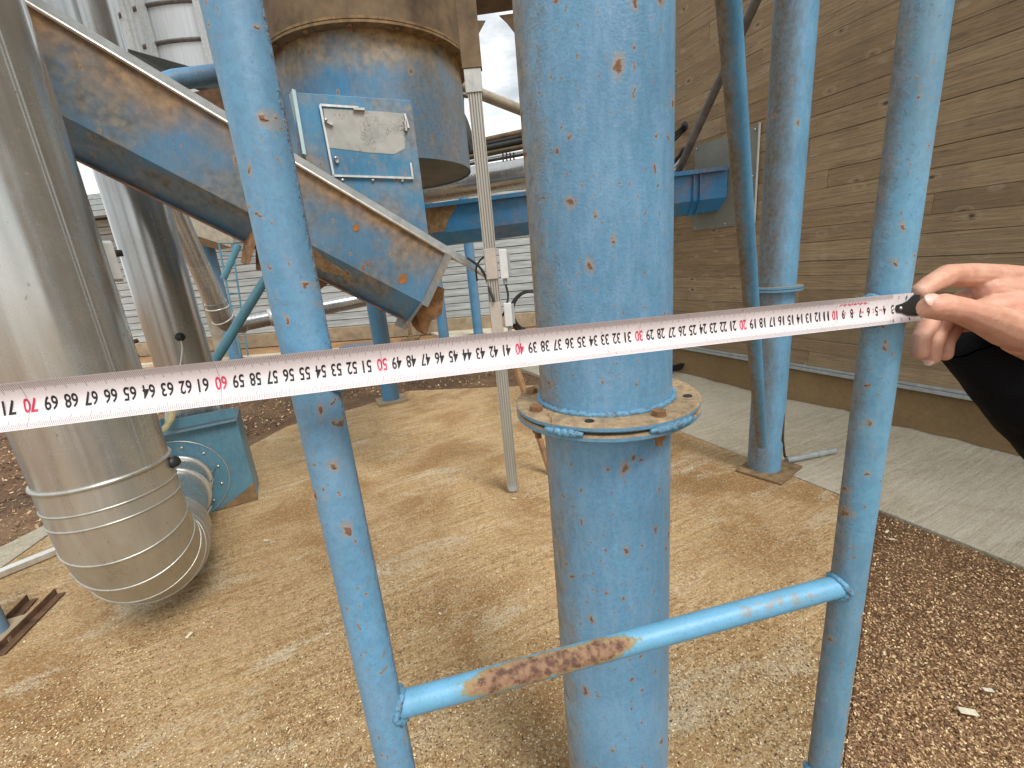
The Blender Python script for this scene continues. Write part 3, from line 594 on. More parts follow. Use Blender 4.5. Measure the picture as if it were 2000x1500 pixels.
# junction box on the far side of the big duct
t = empty('junction_box', PD(205, 515, 2.35), 'white plastic junction box with a black knob beside the large duct', 'junction box')
bx = PD(205, 512, 2.33); ax = ((.75, .66, 0), (.66, -.75, 0), (0, 0, 1)); mb = MB(); mb.box(bx, (.075, .06, .15), ax); mb.build('box', m_white, t, bevel=.005)
mb = MB(); mb.box(bx + np.array(ax[1]) * .034 + np.array(ax[0]) * .004, (.066, .008, .135), ax); mb.build('lid', m_white, t, bevel=.003)
mb = MB(); mb.lathe(bx + np.array(ax[0]) * .03 + np.array([0, 0, .03]), [(.0001, .03), (.012, .03), (.014, .0)], 12, axis=ax[0]); mb.build('knob', m_black, t)
mb = MB(); mb.tube([bx + (0, 0, -.075), bx + (.01, 0, -.14)], .009, 12); mb.build('gland', m_white, t)
cable([bx + (.01, 0, -.13), PD(221, 600, 2.36), PD(233, 660, 2.36), PD(248, 710, 2.38), PD(262, 760, 2.4)], .006, m_black, 'cable', 'black cable running down behind the large duct from the white junction box')
mb = MB(); mb.tube([PD(250, 672, 2.36), PD(270, 664, 2.36)], .008, 10); mb.build('clamp_screw', m_rustd, label='upper rusty clamp screw sticking out behind the edge of the large duct', cat='screw')
mb = MB(); mb.tube([PD(252, 700, 2.36), PD(272, 694, 2.36)], .005, 10); mb.build('clamp_screw', m_rustd, label='lower thin clamp screw behind the large duct just above the tape', cat='screw')
# ================================================================ INCLINED TROUGH
m_endp = bluepaint('end_plate_blue', base=(.17, .20, .21), dust_dir=(.7, .3, .5), dust=.7, patch=1., rust=.4, peel=.3, pd=(.36, .24, .12))
E_ = np.array([.7606, .3313, -.5585]); E_ /= np.linalg.norm(E_); Wv = np.array([.39944, -.91676, 0]); Nv = np.cross(E_, Wv); Nv = Nv if Nv[2] > 0 else -Nv
T0 = PZ(868, 494, 2.42)
def tp(s_, w_, n_): return T0 + E_ * s_ + Wv * w_ + Nv * n_      # s along (0 = lower end), w towards viewer, n normal
t = empty('conveyor_trough', tp(-1.5, -.22, -.4), 'inclined dusty blue conveyor trough sloping down from upper left behind the ladder', 'conveyor trough')
LT = 3.3; HS = .30; BV = .125; WT = .46
mb = MB(); secp = lambda s_: [tp(s_, 0, 0), tp(s_, 0, -HS), tp(s_, -.115, -HS - BV), tp(s_, -WT + .115, -HS - BV), tp(s_, -WT, -HS), tp(s_, -WT, 0)]
nS = 40; allp = [];
for i in range(nS + 1): allp += secp(-LT + LT * i / nS)
fs_ = [(i * 6 + j, i * 6 + j + 1, i * 6 + j + 7, i * 6 + j + 6) for i in range(nS) for j in range(5)]
mb.add(allp, fs_, 0); mb.build('channel', m_trough, t)
mb = MB(); mb.bar(tp(-LT, .002, .018), tp(.16, .002, .018), .004, .044, up=tuple(Nv)); mb.bar(tp(-LT, -.02, .002), tp(.1, -.02, .002), .04, .004, up=tuple(Nv)); mb.build('top_angle', m_greyl, t)
mb = MB(); mb.tube([tp(-LT, .012, .001), tp(.30, .012, .001)], .0085, 16); mb.build('edge_rod', m_steel, t)
mb = MB(); mb.bar(tp(-LT, -.10, -HS - BV - .004), tp(-.03, -.10, -HS - BV - .004), .04, .008, up=tuple(Nv)); mb.build('bottom_flange', m_rustd, t)
def bvp(s_, u): return tp(s_, -.115 * u + .0015, -HS - BV * u - .001)
mb = MB(); pp = [bvp(*q) for q in ((-.80, .02), (-.66, .02), (-.58, .08), (-.50, .22), (-.42, .28), (-.37, .48), (-.36, .62), (-.42, .52), (-.50, .68), (-.58, .60), (-.66, .86), (-.78, .80))]; bn = np.cross(E_, bvp(0, 1) - bvp(0, 0)); bn /= np.linalg.norm(bn); bn = bn if bn @ Wv > 0 else -bn
mb.prism(pp, bn * .0012); mb.build('dust_patch', rustmat('tan_scrape', (.16, .10, .05), (.46, .34, .21)), t)
mb = MB(); ep = [tp(0, .035, .0), tp(0, .035, -HS - .01), tp(0, -.09, -HS - BV - .05), tp(0, -WT + .09, -HS - BV - .05), tp(0, -WT - .02, -HS), tp(0, -WT - .02, 0)]
mb.prism(ep, E_ * .008); mb.prism([tp(.008, .035, 0), tp(.008, .035, -HS - .01), tp(.008, .030, -HS - .01), tp(.008, .030, 0)], E_ * .03); mb.build('end_plate', m_endp, t, bevel=.001)
mb = MB(); mb.prism([tp(.02, -.09, -.17), tp(.02, -.09, -.36), tp(.09, -.12, -.43), tp(.14, -.12, -.45), tp(.13, -.12, -.36), tp(.17, -.12, -.3), tp(.11, -.09, -.16)], -Wv * .22); mb.build('outlet', m_rust, t, bevel=.003)
mb = MB(); mb.prism([tp(-.83, .015, -HS + .01), tp(-.80, .015, -HS - BV - .09), tp(-.84, -.14, -HS - BV - .10), tp(-.87, -.14, -HS - BV + .02)], E_ * .012); mb.prism([tp(-.81, -.14, -HS - BV - .005), tp(-.77, -.14, -HS - BV - .10), tp(-.62, -.14, -HS - BV - .06), tp(-.60, -.14, -HS - BV - .005)], -Wv * .2); mb.build('bracket', m_rust, t)
mb = MB(); mb.prism([tp(-.72, -.30, -HS - BV), tp(-.72, -.30, -HS - BV - .12), tp(-.52, -.30, -HS - BV - .15), tp(-.44, -.30, -HS - BV)], -Wv * .14); mb.build('hanger', m_dusty, t)
m_scab = rustmat('orange_rust', (.17, .06, .015), (.42, .19, .06))
for s_, n__ in ((-.14, -.235), (-.45, -.12), (-.33, -.25), (-.34, -.28)):
    rr = .024 if s_ == -.14 else (.016 if n__ == -.12 else .008); pts_ = []
    for k in range(18):
        a = k / 18 * 2 * math.pi; q = rr * (1 + .3 * mnoise.noise(Vector((math.cos(a) * 2, math.sin(a) * 2, s_ * 9)))); pts_.append(tp(s_ + q * math.cos(a), .0005, n__ + q * math.sin(a) * 1.2))
    mb = MB(); mb.prism(pts_, Wv * .0015); mb.build('rust_scab', m_scab, t)
# ================================================================ DRUM WITH SPOUT
def wornmat():
    t = NT('grey_worn_primer'); P = t.pos(); c = t.mix(t.mr(t.noise(P, 10, 5), .35, .65), (.30, .31, .29), (.42, .42, .39))
    m = t.math('MULTIPLY', t.mr(t.noise(P, 110, 5, .75), .50, .58), t.mr(t.noise(P, 7, 4, .6), .46, .6)); c = t.mix(t.math('MULTIPLY', m, .85), c, (.05, .05, .045))
    c = t.mix(t.mr(t.noise(P, 16, 5, .7), .64, .72, 0, .8), c, (.22, .12, .06)); return t.fin(Base_Color=c, Roughness=.7, Normal=t.bump(m, .001, .5))
DRd = 3.27; DR = pol(-.216, DRd)[:2]; RDr = .556; zb = PD(905, 330, 3.13)[2]; zfl = 2.56
t = empty('cyclone_drum', (*DR, zb), 'big round blue drum caked with brown sawdust hanging above the inclined trough', 'cyclone')
mb = MB(); mb.lathe((*DR, 0), [(RDr, zb), (RDr, zb + .01)] + [(RDr, zb + .01 + (zfl - zb - .01) * i / 12) for i in range(1, 13)], 128); mb.build('shell', m_drum, t)
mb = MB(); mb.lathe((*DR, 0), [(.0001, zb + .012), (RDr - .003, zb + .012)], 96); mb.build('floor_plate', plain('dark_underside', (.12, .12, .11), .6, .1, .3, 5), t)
mb = MB(); mb.lathe((*DR, 0), [(RDr - .01, zfl), (RDr + .06, zfl), (RDr + .06, zfl + .012), (RDr - .01, zfl + .012)], 128, smooth=False); mb.lathe((*DR, 0), [(RDr - .01, zfl + .016), (RDr + .06, zfl + .016), (RDr + .06, zfl + .028), (RDr - .01, zfl + .028)], 128, smooth=False); mb.build('flange', m_dusty, t)
mb = MB(); mb.lathe((*DR, 0), [(RDr + .03, zfl + .028), (RDr + .03, zfl + 1.6)], 96); mb.build('upper_shell', m_brownst, t)
for k in range(16):
    a = k * math.pi / 8 + .1; mb = MB(); c = DR + (RDr + .035) * np.array([math.cos(a), math.sin(a)]); hexa(mb, c, .015, zfl - .012, zfl - .001, k); mb.build('bolt', m_rust, t)
FP = np.array([-.909, 2.414]); e1w = np.array([.91676, .39944, 0])
def fp(px, py, off=0.):                                             # on the spout face plane
    r = ray(px, py); q = (WU @ FP + off) / (WU @ r[:2]); return C0 + r * q
mb = MB(); Ftl, Ftr, Fbr, Fbl = fp(572, 180), fp(803, 196), fp(845, 520), fp(600, 480)
mb.prism([Ftl, Ftr, Fbr, Fbl], (-WU[0] * .5, -WU[1] * .5, 0)); sp_ = mb.build('spout', m_hatch, t, bevel=.002)
mb = MB(); mb.prism([fp(570, 178, .01), fp(577, 180, .01), fp(598, 305, .01), fp(591, 303, .01)], (WU[0] * .03, WU[1] * .03, 0)); mb.prism([fp(566, 186, -.09), fp(570, 178, .03), fp(596, 306, .03), fp(590, 296, -.09)], (-.004, 0, 0)); mb.build('side_fin', m_bluew, t)
mb = MB(); mb.prism([fp(i, j, .004) for i, j in ((627, 207), (797, 220), (806, 346), (650, 342))], (WU[0] * .004, WU[1] * .004, 0)); dr_ = mb.build('hatch_door', m_hatch, t)
mb = MB(); mb.prism([fp(i, j, .0085) for i, j in ((632, 212), (745, 218), (790, 222), (791, 290), (770, 301), (720, 298), (640, 288))], (WU[0] * .001, WU[1] * .001, 0)); mb.build('bare_patch', wornmat(), dr_, label='bare grey worn upper half of the hatch')
fr = [((625, 205), (652, 345)), ((650, 343), (808, 348)), ((625, 205), (700, 210)), ((790, 222), (798, 250)), ((802, 318), (806, 348))]
for a, b in fr:
    mb = MB(); mb.bar(fp(*a, .012), fp(*b, .012), .010, .006, up=(WU[0], WU[1], 0)); mb.build('frame_bar', m_galv, dr_)
for a, b in (((636, 236), (650, 243)), ((655, 310), (660, 318))):
    mb = MB(); mb.bar(fp(*a, .018), fp(*b, .018), .012, .014); mb.lathe(fp(*a, .012), [(.0001, .02), (.007, .02), (.008, 0)], 12, axis=(WU[0], WU[1], 0)); mb.build('latch', m_steel, dr_)
mb = MB(); mb.bar(fp(690, 213, .016), fp(712, 214, .016), .02, .01); mb.build('hinge', m_steel, dr_); mb = MB(); mb.tube([fp(791, 236, .016), fp(794, 256, .016)], .009, 10); mb.build('hinge', m_steel, dr_)
for px_, py_ in ((669, 352), (728, 352), (786, 353)):
    mb = MB(); mb.lathe(fp(px_, py_, .001), [(.0001, .010), (.008, .009), (.0095, 0)], 12, axis=(WU[0], WU[1], 0)); mb.build('screw', m_galv, sp_)
# silver rim object right of the drum & hanging gear
mb = MB(); mb.lathe(PD(903, 255, 3.75), [(.0001, .02), (.15, .02), (.16, 0), (.16, -.25), (.0001, -.25)], 40, axis=(.9, -.3, .1)); mb.build('drive_motor', m_darkst, label='dark round motor end peeking out behind the drum', cat='motor')
# ================================================================ GROOVED ALUMINIUM POST
AP = pol(-.0215, 2.44)[:2]; zs = PD(922, 137, 2.44)[2]
t = empty('aluminium_post', (*AP, 0), 'slim grooved aluminium post standing on the slab just left of the big column', 'post')
wA, dA = .066, .035; g = .006; prof = []; n = 5; stp = wA / n; y0 = dA / 2
outl = [(-wA / 2, -y0)]
for k in range(n):
    xa = -wA / 2 + k * stp; outl += [(xa + stp * .3, -y0), (xa + stp * .4, -y0 + g), (xa + stp * .6, -y0 + g), (xa + stp * .7, -y0)]
outl += [(wA / 2, -y0), (wA / 2, y0), (-wA / 2, y0)]
mb = MB(); mb.prism([(AP[0] + a, AP[1] + b, .02) for a, b in outl], (0, 0, zs - .02)); mb.build('profile', m_alu, t)
mb = MB(); mb.prism([(AP[0] + wA / 2 * .9 * math.cos(a), AP[1] - .02, .035 + .03 * math.sin(a)) for a in np.linspace(math.pi, 2 * math.pi, 13)], (0, .012, 0)); mb.box((*AP, .03), (.055, .03, .05)); mb.build('foot', m_greyl, t)
mb = MB(); mb.box((*AP, zs + 1.1), (.095, .055, 2.2)); mb.build('sleeve', m_brownst, t, bevel=.003); mb = MB(); mb.box((*AP, zs - .05), (.082, .045, .1)); mb.build('collar', m_steel, t, bevel=.002)
for (y0_, y1_, xx) in ((485, 545, 962), (590, 650, 972)):
    a, b = PD(xx, y0_, 2.41), PD(xx, y1_, 2.41); mb = MB(); mb.bar((AP[0], AP[1] - .022, a[2]), (AP[0], AP[1] - .022, b[2]), .06, .008, up=(0, 1, 0)); mb.build('cover_clip', plain('pale_cover', (.50, .44, .38), .5, .2, .1), t, bevel=.001)
sens = empty('sensor_box', PD(981, 540, 2.42), 'pale upper sensor box with black cable fixed beside the aluminium post', 'sensor', 'sensor boxes on the post')
def sensor(par, y0_, y1_, x_):
    a, b = PD(x_, y0_, 2.42), PD(x_, y1_, 2.42); c = (a + b) / 2; mb = MB(); mb.box((AP[0] + .066, AP[1], c[2]), (.042, .05, (a - b)[2])); mb.build('box', m_white, par, bevel=.004)
    mb = MB(); mb.box((AP[0] + .094, AP[1] + .012, c[2]), (.016, .04, (a - b)[2] * .85)); mb.build('bracket', m_greyl, par, bevel=.002)
    mb = MB(); mb.tube([(AP[0] + .066, AP[1], b[2] + .002), (AP[0] + .068, AP[1], b[2] - .03)], .011, 12); mb.build('gland', m_greyl, par)
sensor(sens, 487, 545, 978)
s2_ = empty('sensor_box', PD(990, 650, 2.42), 'pale lower sensor box beside the aluminium post, just above the tape', 'sensor', 'sensor boxes on the post'); sensor(s2_, 592, 638, 988)
zz = PD(980, 545, 2.42)[2]
cable([(AP[0] + .067, AP[1], zz - .03), (AP[0] + .075, AP[1], zz - .09), (AP[0] + .06, AP[1] - .01, zz - .15), (AP[0] + .035, AP[1] + .02, zz - .2)], .006, m_black, 'cable', 'black cable looping from the upper sensor box to the post')
cable([PD(912, 503, 2.5), PD(935, 520, 2.5), PD(948, 540, 2.46), PD(956, 565, 2.42), PD(966, 590, 2.40)], .007, m_black, 'cable', 'black cable from the trough edge rod to the aluminium post')
cable([PD(932, 548, 2.6), PD(930, 525, 2.55), PD(938, 508, 2.5), PD(950, 500, 2.46)], .005, m_black, 'cable', 'thin black cable arching over behind the rod end')
# wooden batten
mb = MB(); a = G(1075, 925); b = PD(990, 660, 2.75); mb.bar(a + (0, 0, .01), b, .045, .022); mb.build('wooden_batten', m_wood, label='narrow brown wooden batten leaning between the aluminium post and the big column', cat='batten', bevel=.002)
# coiled cable
cc_ = empty('cable_coil', PD(1030, 640, 4.4), 'coil of black cable hanging left of the big column near the slatted wall', 'cable coil')
for k in range(4):
    c = PD(1036, 608, 4.4); mb = MB(); rr = .17 + .012 * k; mb.tube([c + np.array([rr * math.cos(a), .02 * k, rr * 1.1 * math.sin(a) - .01 * k]) for a in np.linspace(0, 2 * math.pi, 49)], .009, 8, False); mb.build('loop', m_black, cc_)
# ================================================================ BACKGROUND
def bpost(az, d, r, ztop_, label, plate=True, fl=None, mat=m_bg, group='blue posts in the yard'):
    p = pol(az, d)[:2]; t = empty('steel_post', (*p, 0), label, 'post', group)
    mb = MB(); mb.tube([(*p, 0), (*p, ztop_)], r, 32); mb.build('pipe', mat, t)
    if plate: mb = MB(); mb.box((*p, .01), (r * 3.4, r * 3.2, .03), ((.92, .39, 0), (-.39, .92, 0), (0, 0, 1))); mb.build('base_plate', m_plinth, t)
    if fl: mb = MB(); mb.lathe((*p, fl), [(r * .9, -.03), (r * 1.45, -.03), (r * 1.45, .03), (r * .9, .03)], 24, smooth=False); mb.build('flange', m_grey, t)
bpost(-.2795, 4.86, .09, 3.6, 'blue steel post on a dusty base plate behind the end of the inclined trough')
bpost(-.1435, 8.6, .10, 3.9, 'blue background post just right of the inclined trough end')
bpost(-.066, 8.86, .095, 3.9, 'thin grey-blue background post seen close left of the aluminium post')
bpost(-.556, 10.2, .115, 4.0, 'slender blue post with a flange in front of the white slatted building', False, 2.45)
bpost(-.968, 2.80, .05, 2.2, 'blue post foot cut by the left edge beside two rusty angle irons', True, None, m_ladder)
# slatted building
t = empty('slatted_building', (*((FA + FB) / 2), 0), 'pale building clad in horizontal metal slats across the yard', 'building')
mb = MB(); z = .27; LF = np.linalg.norm(FB - FA); FD3 = np.array([*FD, 0]); FN3 = np.array([*FN, 0]); c3 = np.array([*((FA + FB) / 2), 0])
while z < 3.0:
    mb.box(c3 + (0, 0, z + .075) , (LF, .05, .142), (FD3, FN3, (0, 0, 1)), tone=random.random()); z += .158
mb.build('slat_cladding', m_slat, t)
mb = MB(); mb.box(c3 - FN3 * .2 + (0, 0, 1.7), (LF, .3, 3.3), (FD3, FN3, (0, 0, 1))); mb.build('wall_core', m_darkst, t)
mb = MB(); mb.box(c3 + FN3 * .06 + (0, 0, .11), (LF, .30, .30), (FD3, FN3, (0, 0, 1))); mb.build('plinth', m_plinth, t)
mb = MB(); e0 = c3 + FN3 * .5 - FD3 * 1.0
for k in range(4): mb.box(c3 - FD3 * 2.3 + FN3 * (.55 - .09 * k) + (0, 0, 3.13 + .13 * k), (LF - 4.6, .25, .10), (FD3, FN3, (0, 0, 1)))
mb.build('eaves', m_greyl, t)
for k, px_ in enumerate((408,)):
    d_ = 10.9; p = PD(px_, 560, d_)[:2]; mb = MB(); mb.box((*p, 1.75), (.26, .26, 3.5)); mb.build('concrete_pillar', m_conc, label='weathered concrete pillar in front of the slatted building', cat='pillar')
mb = MB(); a, b = PD(340, 436, 9.5), PD(440, 470, 10.); mb.bar(a, b, .4, .3); mb.box(PD(352, 452, 9.7), (.5, .4, .25)); mb.build('concrete_beam', m_conc, label='short concrete beam on top of the pillar under the trough', cat='beam')
# wire ladder
t = empty('access_ladder', PD(465, 700, 9.6), 'thin dark access ladder in front of the slatted building', 'ladder')
for off_ in (0, 26):
    mb = MB(); mb.tube([PD(427 + off_ * 1.0, 475, 9.6), PD(470 + off_ * .55, 695, 9.4)], .016, 8); mb.build('rail', m_teal, t)
for k in range(9):
    u = k / 9; mb = MB(); mb.tube([PD(427 + 43 * u, 475 + 220 * u, 9.6), PD(453 + 31 * u, 475 + 220 * u, 9.55)], .012, 8); mb.build('rung', m_teal, t)
# diagonal braces
mb = MB(); mb.tube([PD(523, 538, 5.4), PD(405, 728, 5.2)], .046, 20); mb.build('diagonal_brace', m_teal, label='teal diagonal tube crossing the small duct left of the ladder rail', cat='brace')
mb = MB(); mb.tube([PD(466, 478, 8), PD(436, 545, 8)], .045, 16); mb.build('diagonal_brace', m_teal, label='short blue strut under the rusty bracket of the inclined trough', cat='brace')
# small duct with elbow
t = empty('small_duct', PD(430, 620, 6.2), 'small galvanised duct that bends from a sloping run to horizontal in the yard', 'duct')
A_, B_ = PD(318, 360, 5.8), PD(425, 600, 6.2); C_, D_ = PD(470, 632, 6.4), PD(760, 575, 6.6)
mb = MB(); mb.tube([A_, A_ + (B_ - A_) * .62], .10, 32); mb.build('pipe', m_duct2, t)
mb = MB(); mb.tube([A_ + (B_ - A_) * .62, B_], .105, 32); mb.build('pipe', m_duct, t)
mb = MB(); pe = [B_ - (B_ - A_) * .05]
for k in range(7):
    u = k / 6; pe.append((1 - u) ** 2 * (B_) + 2 * u * (1 - u) * PD(436, 640, 6.25) + u * u * C_)
mb.tube(pe, .115, 32); eb = mb.build('elbow', m_duct2, t)
for k in (0, 2, 4, 6):
    p = pe[k + 1] if k < 7 else pe[-1]; q = pe[min(k + 2, len(pe) - 1)] - pe[k]; mb = MB(); mb.lathe(p, [(.11, -.012), (.122, -.006), (.122, .006), (.11, .012)], 32, axis=q / np.linalg.norm(q)); mb.build('bead', m_galv, eb)
mb = MB(); mb.tube([C_, D_], .10, 32); mb.build('pipe', m_duct2, t)
mb = MB(); q = (D_ - C_) / np.linalg.norm(D_ - C_); mb.lathe(C_ + q * .35, [(.1, -.03), (.113, -.02), (.113, .02), (.1, .03)], 32, axis=q); mb.build('clamp_ring', m_galv, t)
# overhead pipe rack between drum and column
def horiz(px0, py0, px1, py1, d0, d1): return PD(px0, py0, d0), PD(px1, py1, d1)
t = empty('pipe_rack', PD(970, 300, 6.4), 'rack of parallel dark pipes and cables running to the board wall', 'pipe rack')
for i, (y0_, y1_, r_, m_) in enumerate(((288, 268, .035, m_brownst), (296, 276, .03, m_darkst), (304, 285, .04, m_darkst), (313, 296, .025, m_brownst), (322, 306, .014, m_galv), (328, 312, .02, m_darkst), (334, 320, .012, m_galv), (340, 326, .02, m_brownst), (299, 281, .012, m_black), (318, 300, .015, m_black))):
    a, b = horiz(905, y0_, 1018, y1_, 6.4, 6.3); dv = b - a; mb = MB(); mb.tube([a - dv * 1.2, b + dv * 1.6 + (0, 0, .1)], r_, 12); mb.build('pipe', m_, t)
for k in range(4):
    x_ = 982 + k * 7; mb = MB(); mb.tube([PD(x_, 298, 6.2), PD(x_ + 2, 330, 6.2)], .010, 8); mb.build('hanger', m_black, t)
a, b = horiz(905, 358, 1018, 340, 5.6, 5.5); dv = b - a; mb = MB(); mb.tube([a - dv * .8, b + dv * 1.5], .155, 40)
mb.build('horizontal_duct', m_duct2, label='fat shiny horizontal duct above the deep-blue trough', cat='duct')
# diagonal grey pipe across the sky gap
mb = MB(); mb.tube([PD(880, 160, 4.6), PD(1060, 232, 5.2)], .05, 24); mb.build('diagonal_pipe', m_conc, label='beige-grey diagonal pipe crossing the bright sky gap beside the drum', cat='pipe')
mb = MB(); mb.tube([PD(903, 180, 4.3), PD(905, 235, 4.3), PD(912, 262, 4.3)], .014, 10); mb.tube([PD(899, 185, 4.3), PD(915, 187, 4.3)], .02, 10); mb.build('wire_hanger', m_grey, label='thin grey wire and clip hanging next to the drum', cat='hanger')
# brown overhead beam
t = empty('overhead_beam', PD(960, 20, 3.6), 'dusty brown steel beam with corner gussets overhead between drum and column', 'beam')
a, b = PD(880, 25, 3.6), PD(1330, -40, 3.6); mb = MB(); mb.bar(a + (0, 0, .12), b + (0, 0, .12), .2, .22); mb.build('web', m_brownst, t)
mb = MB(); mb.prism([PD(918, 40, 3.5), PD(948, 40, 3.5), PD(930, 74, 3.5), PD(918, 100, 3.5)], (0, .01, 0)); mb.prism([PD(975, 30, 3.5), PD(1010, 25, 3.5), PD(1010, 70, 3.5), PD(990, 44, 3.5)], (0, .01, 0)); mb.build('gusset', m_brownst, t)
# silo
sc_ = PD(478, 60, 17); SR = 3.35
t = empty('silo', (sc_[0], sc_[1], 0), 'tall ribbed galvanised silo rising into the pale sky at upper left', 'silo')
mb = MB(); prof = []; z = 3.4
mb.lathe((sc_[0], sc_[1], 0), [(SR, 3.4 + .1 * i) for i in range(160)], 96); mb.build('shell', m_silo, t)
for k in range(22):
    z = 4 + k * .75; mb = MB(); mb.lathe((sc_[0], sc_[1], z), [(SR, -.05), (SR + .06, -.02), (SR + .06, .02), (SR, .05)], 96); mb.build('hoop', m_grey, t)
for k, px_ in enumerate((300, 405, 520, 640)):
    r = ray(px_, 80); u = np.array([r[0], r[1]]); u /= np.linalg.norm(u); cxy = sc_[:2]; b_ = cxy @ u; disc = b_ * b_ - (cxy @ cxy - SR * SR)
    if disc < 0: continue
    q = u * (b_ - math.sqrt(disc)); nn_ = (q - cxy) / SR; mb = MB(); mb.box((*(q + nn_ * .10), 11.5), (.14, .14, 16), ((-nn_[1], nn_[0], 0), (*nn_, 0), (0, 0, 1))); mb.build('stiffener', m_greyl, t)
mb = MB(); mb.box((sc_[0], sc_[1], 1.7), (4.4, 4.4, 3.4)); mb.build('base', m_conc, t)
t = empty('caged_ladder', PD(245, 90, 14), 'caged access ladder of thin grey bars beside the silo', 'ladder')
for px_ in (236, 246):
    p = PD(px_ + 14, 50, 14); mb = MB(); mb.bar((p[0], p[1], 4), (p[0], p[1], 17), .1, .1); mb.build('rail', m_greyl, t)
p = PD(226, 45, 13.8)
for k in range(9):
    z_ = 8.0 + 1.05 * k; mb = MB(); mb.tube([(p[0] + .36 * math.cos(a), p[1] + .36 * math.sin(a), z_) for a in np.linspace(0, 2 * math.pi, 25)], .025, 6, False); mb.build('cage_hoop', m_greyl, t)
for a in (2.2, 3.2, 4.2, 5.):
    mb = MB(); mb.tube([(p[0] + .36 * math.cos(a), p[1] + .36 * math.sin(a), 6.5), (p[0] + .36 * math.cos(a), p[1] + .36 * math.sin(a), 17)], .018, 6); mb.build('cage_bar', m_greyl, t)
# dark sheet-metal gallery and blue tube above the trough
mb = MB(); mb.prism([PD(238, 92, 4.6), PD(330, 118, 4.6), PD(470, 158, 4.6), PD(470, 195, 4.6), PD(345, 148, 4.6), PD(300, 140, 4.6)], (.1, .5, 0)); mb.build('gallery_sheet', m_darkst, label='dark sheet metal edge of an overhead gallery below the silo', cat='sheet')
mb = MB(); mb.tube([PD(325, 163, 3.9), PD(345, 156, 3.9), PD(470, 138, 4.1)], .06, 24); mb.build('cross_tube', m_bg, label='blue cross tube above the inclined trough left of the rail', cat='tube')
mb = MB(); mb.prism([PD(375, 180, 3.6), PD(470, 165, 3.6), PD(470, 250, 3.6), PD(430, 215, 3.6)], (.05, .3, 0)); mb.build('spout_cover', m_rustd, label='dark rusty cover piece on the trough just left of the rail', cat='cover')
# small things on the ground, lower left
def angle_iron(p, q, label):
    mb = MB(); p = p + (0, 0, .005); q = q + (0, 0, .005); d, a, b = frame(q - p)
    mb.bar(p + np.array([0, 0, .0]), q, .035, .004); mb.bar(V(p) - a * .016 + Vector((0, 0, .016)), V(q) - a * .016 + Vector((0, 0, .016)), .004, .032)
    mb.build('angle_iron', m_rustd, label=label, cat='angle iron', group='rusty angle irons')
angle_iron(G(0, 1282), G(120, 1160), 'longer rusty angle iron lying on the slab at the lower left edge'); angle_iron(G(22, 1218), G(66, 1172), 'shorter rusty angle iron beside the blue post foot')
mb = MB(); mb.bar(G(-60, 1152) + (0, 0, .02), G(135, 1072) + (0, 0, .02), .05, .035); mb.build('zinc_channel', m_galv, label='bright zinc channel lying on the slab left of the elbow', cat='channel', bevel=.003)
mb = MB(); mb.bar(G(-60, 880) + (0, 0, .1), G(40, 842) + (0, 0, .1), .07, .06); mb.build('grey_rail', m_grey, label='grey rail end at the left edge just below the tape', cat='rail', bevel=.003)
# yellow strap on the fan
mb = MB(); sp = [PD(345, 775, 3.15), PD(338, 800, 3.12), PD(332, 822, 3.1), PD(318, 842, 3.08), PD(303, 850, 3.08)]
vv = []
for p in sp: vv += [p + fu * -.02, p + fu * .02]
mb.add(vv, [(2 * i, 2 * i + 1, 2 * i + 3, 2 * i + 2) for i in range(4)], 0, True); o = mb.build('strap', plain('yellowed_strap', (.42, .36, .2), .7), label='yellowed cloth strap draped over the fan housing', cat='strap'); sm_ = o.modifiers.new('s', 'SOLIDIFY'); sm_.thickness = .003
# debris heap behind the slab
mb = MB(); mb.box(PD(705, 680, 6.5), (.5, .3, .12)); mb.build('blue_offcut', m_trough2, label='small dark blue metal block on the dirt left of the post', cat='block', bevel=.01)
mb = MB(); mb.tube([G(803, 664) , G(803, 664) + (0, 0, .6)], .04, 12); mb.box(G(803, 664) + (0, 0, .03), (.35, .3, .05)); mb.build('rusty_stub', m_dusty, label='short rusty brown stub post under the end of the inclined trough', cat='post')
# ================================================================ LOOSE CHIPS
def chips(name, n, sampler, smin, smax, z, cols, label, seed, tilt=.35):
    r_ = np.random.default_rng(seed); V_ = []; F_ = []; T_ = []
    cnt = 0
    while cnt < n:
        x, y = sampler(r_)
        if x is None: continue
        L = r_.uniform(smin, smax); W_ = L * r_.uniform(.25, .7); a = r_.uniform(0, 6.283); nx, ny = r_.normal(0, tilt, 2)
        ca, sa_ = math.cos(a), math.sin(a); b = len(V_)
        for (u, v) in ((-.5, -.4), (.45, -.5), (.5, .4), (-.4, .5)):
            dx, dy = u * L * ca - v * W_ * sa_, u * L * sa_ + v * W_ * ca; V_.append((x + dx, y + dy, z + .35 * L + nx * dx + ny * dy))
        F_.append((b, b + 1, b + 2, b + 3)); T_.append(r_.random()); cnt += 1
    me = bpy.data.meshes.new(name); me.from_pydata(V_, [], F_); me.materials.append(cols)
    at = me.attributes.new('tone', 'FLOAT', 'FACE'); at.data.foreach_set('value', T_)
    o = bpy.data.objects.new(name, me); col.objects.link(o); tag(o, label, 'wood chips', None, 'stuff'); return o
def chipmat(name, stops):
    t = NT(name); tone = t.n('Attribute', out=2, attribute_name='tone'); return t.fin(Base_Color=t.ramp(tone, stops), Roughness=.6)
mc1 = chipmat('chip_colours', [(0, (.11, .052, .022)), (.45, (.23, .115, .05)), (.7, (.37, .21, .10)), (.88, (.64, .44, .22)), (1, (.85, .66, .38))])
mc2 = chipmat('fleck_colours', [(0, (.05, .025, .012)), (.35, (.24, .13, .055)), (.6, (.62, .44, .22)), (1, (.85, .72, .48))])
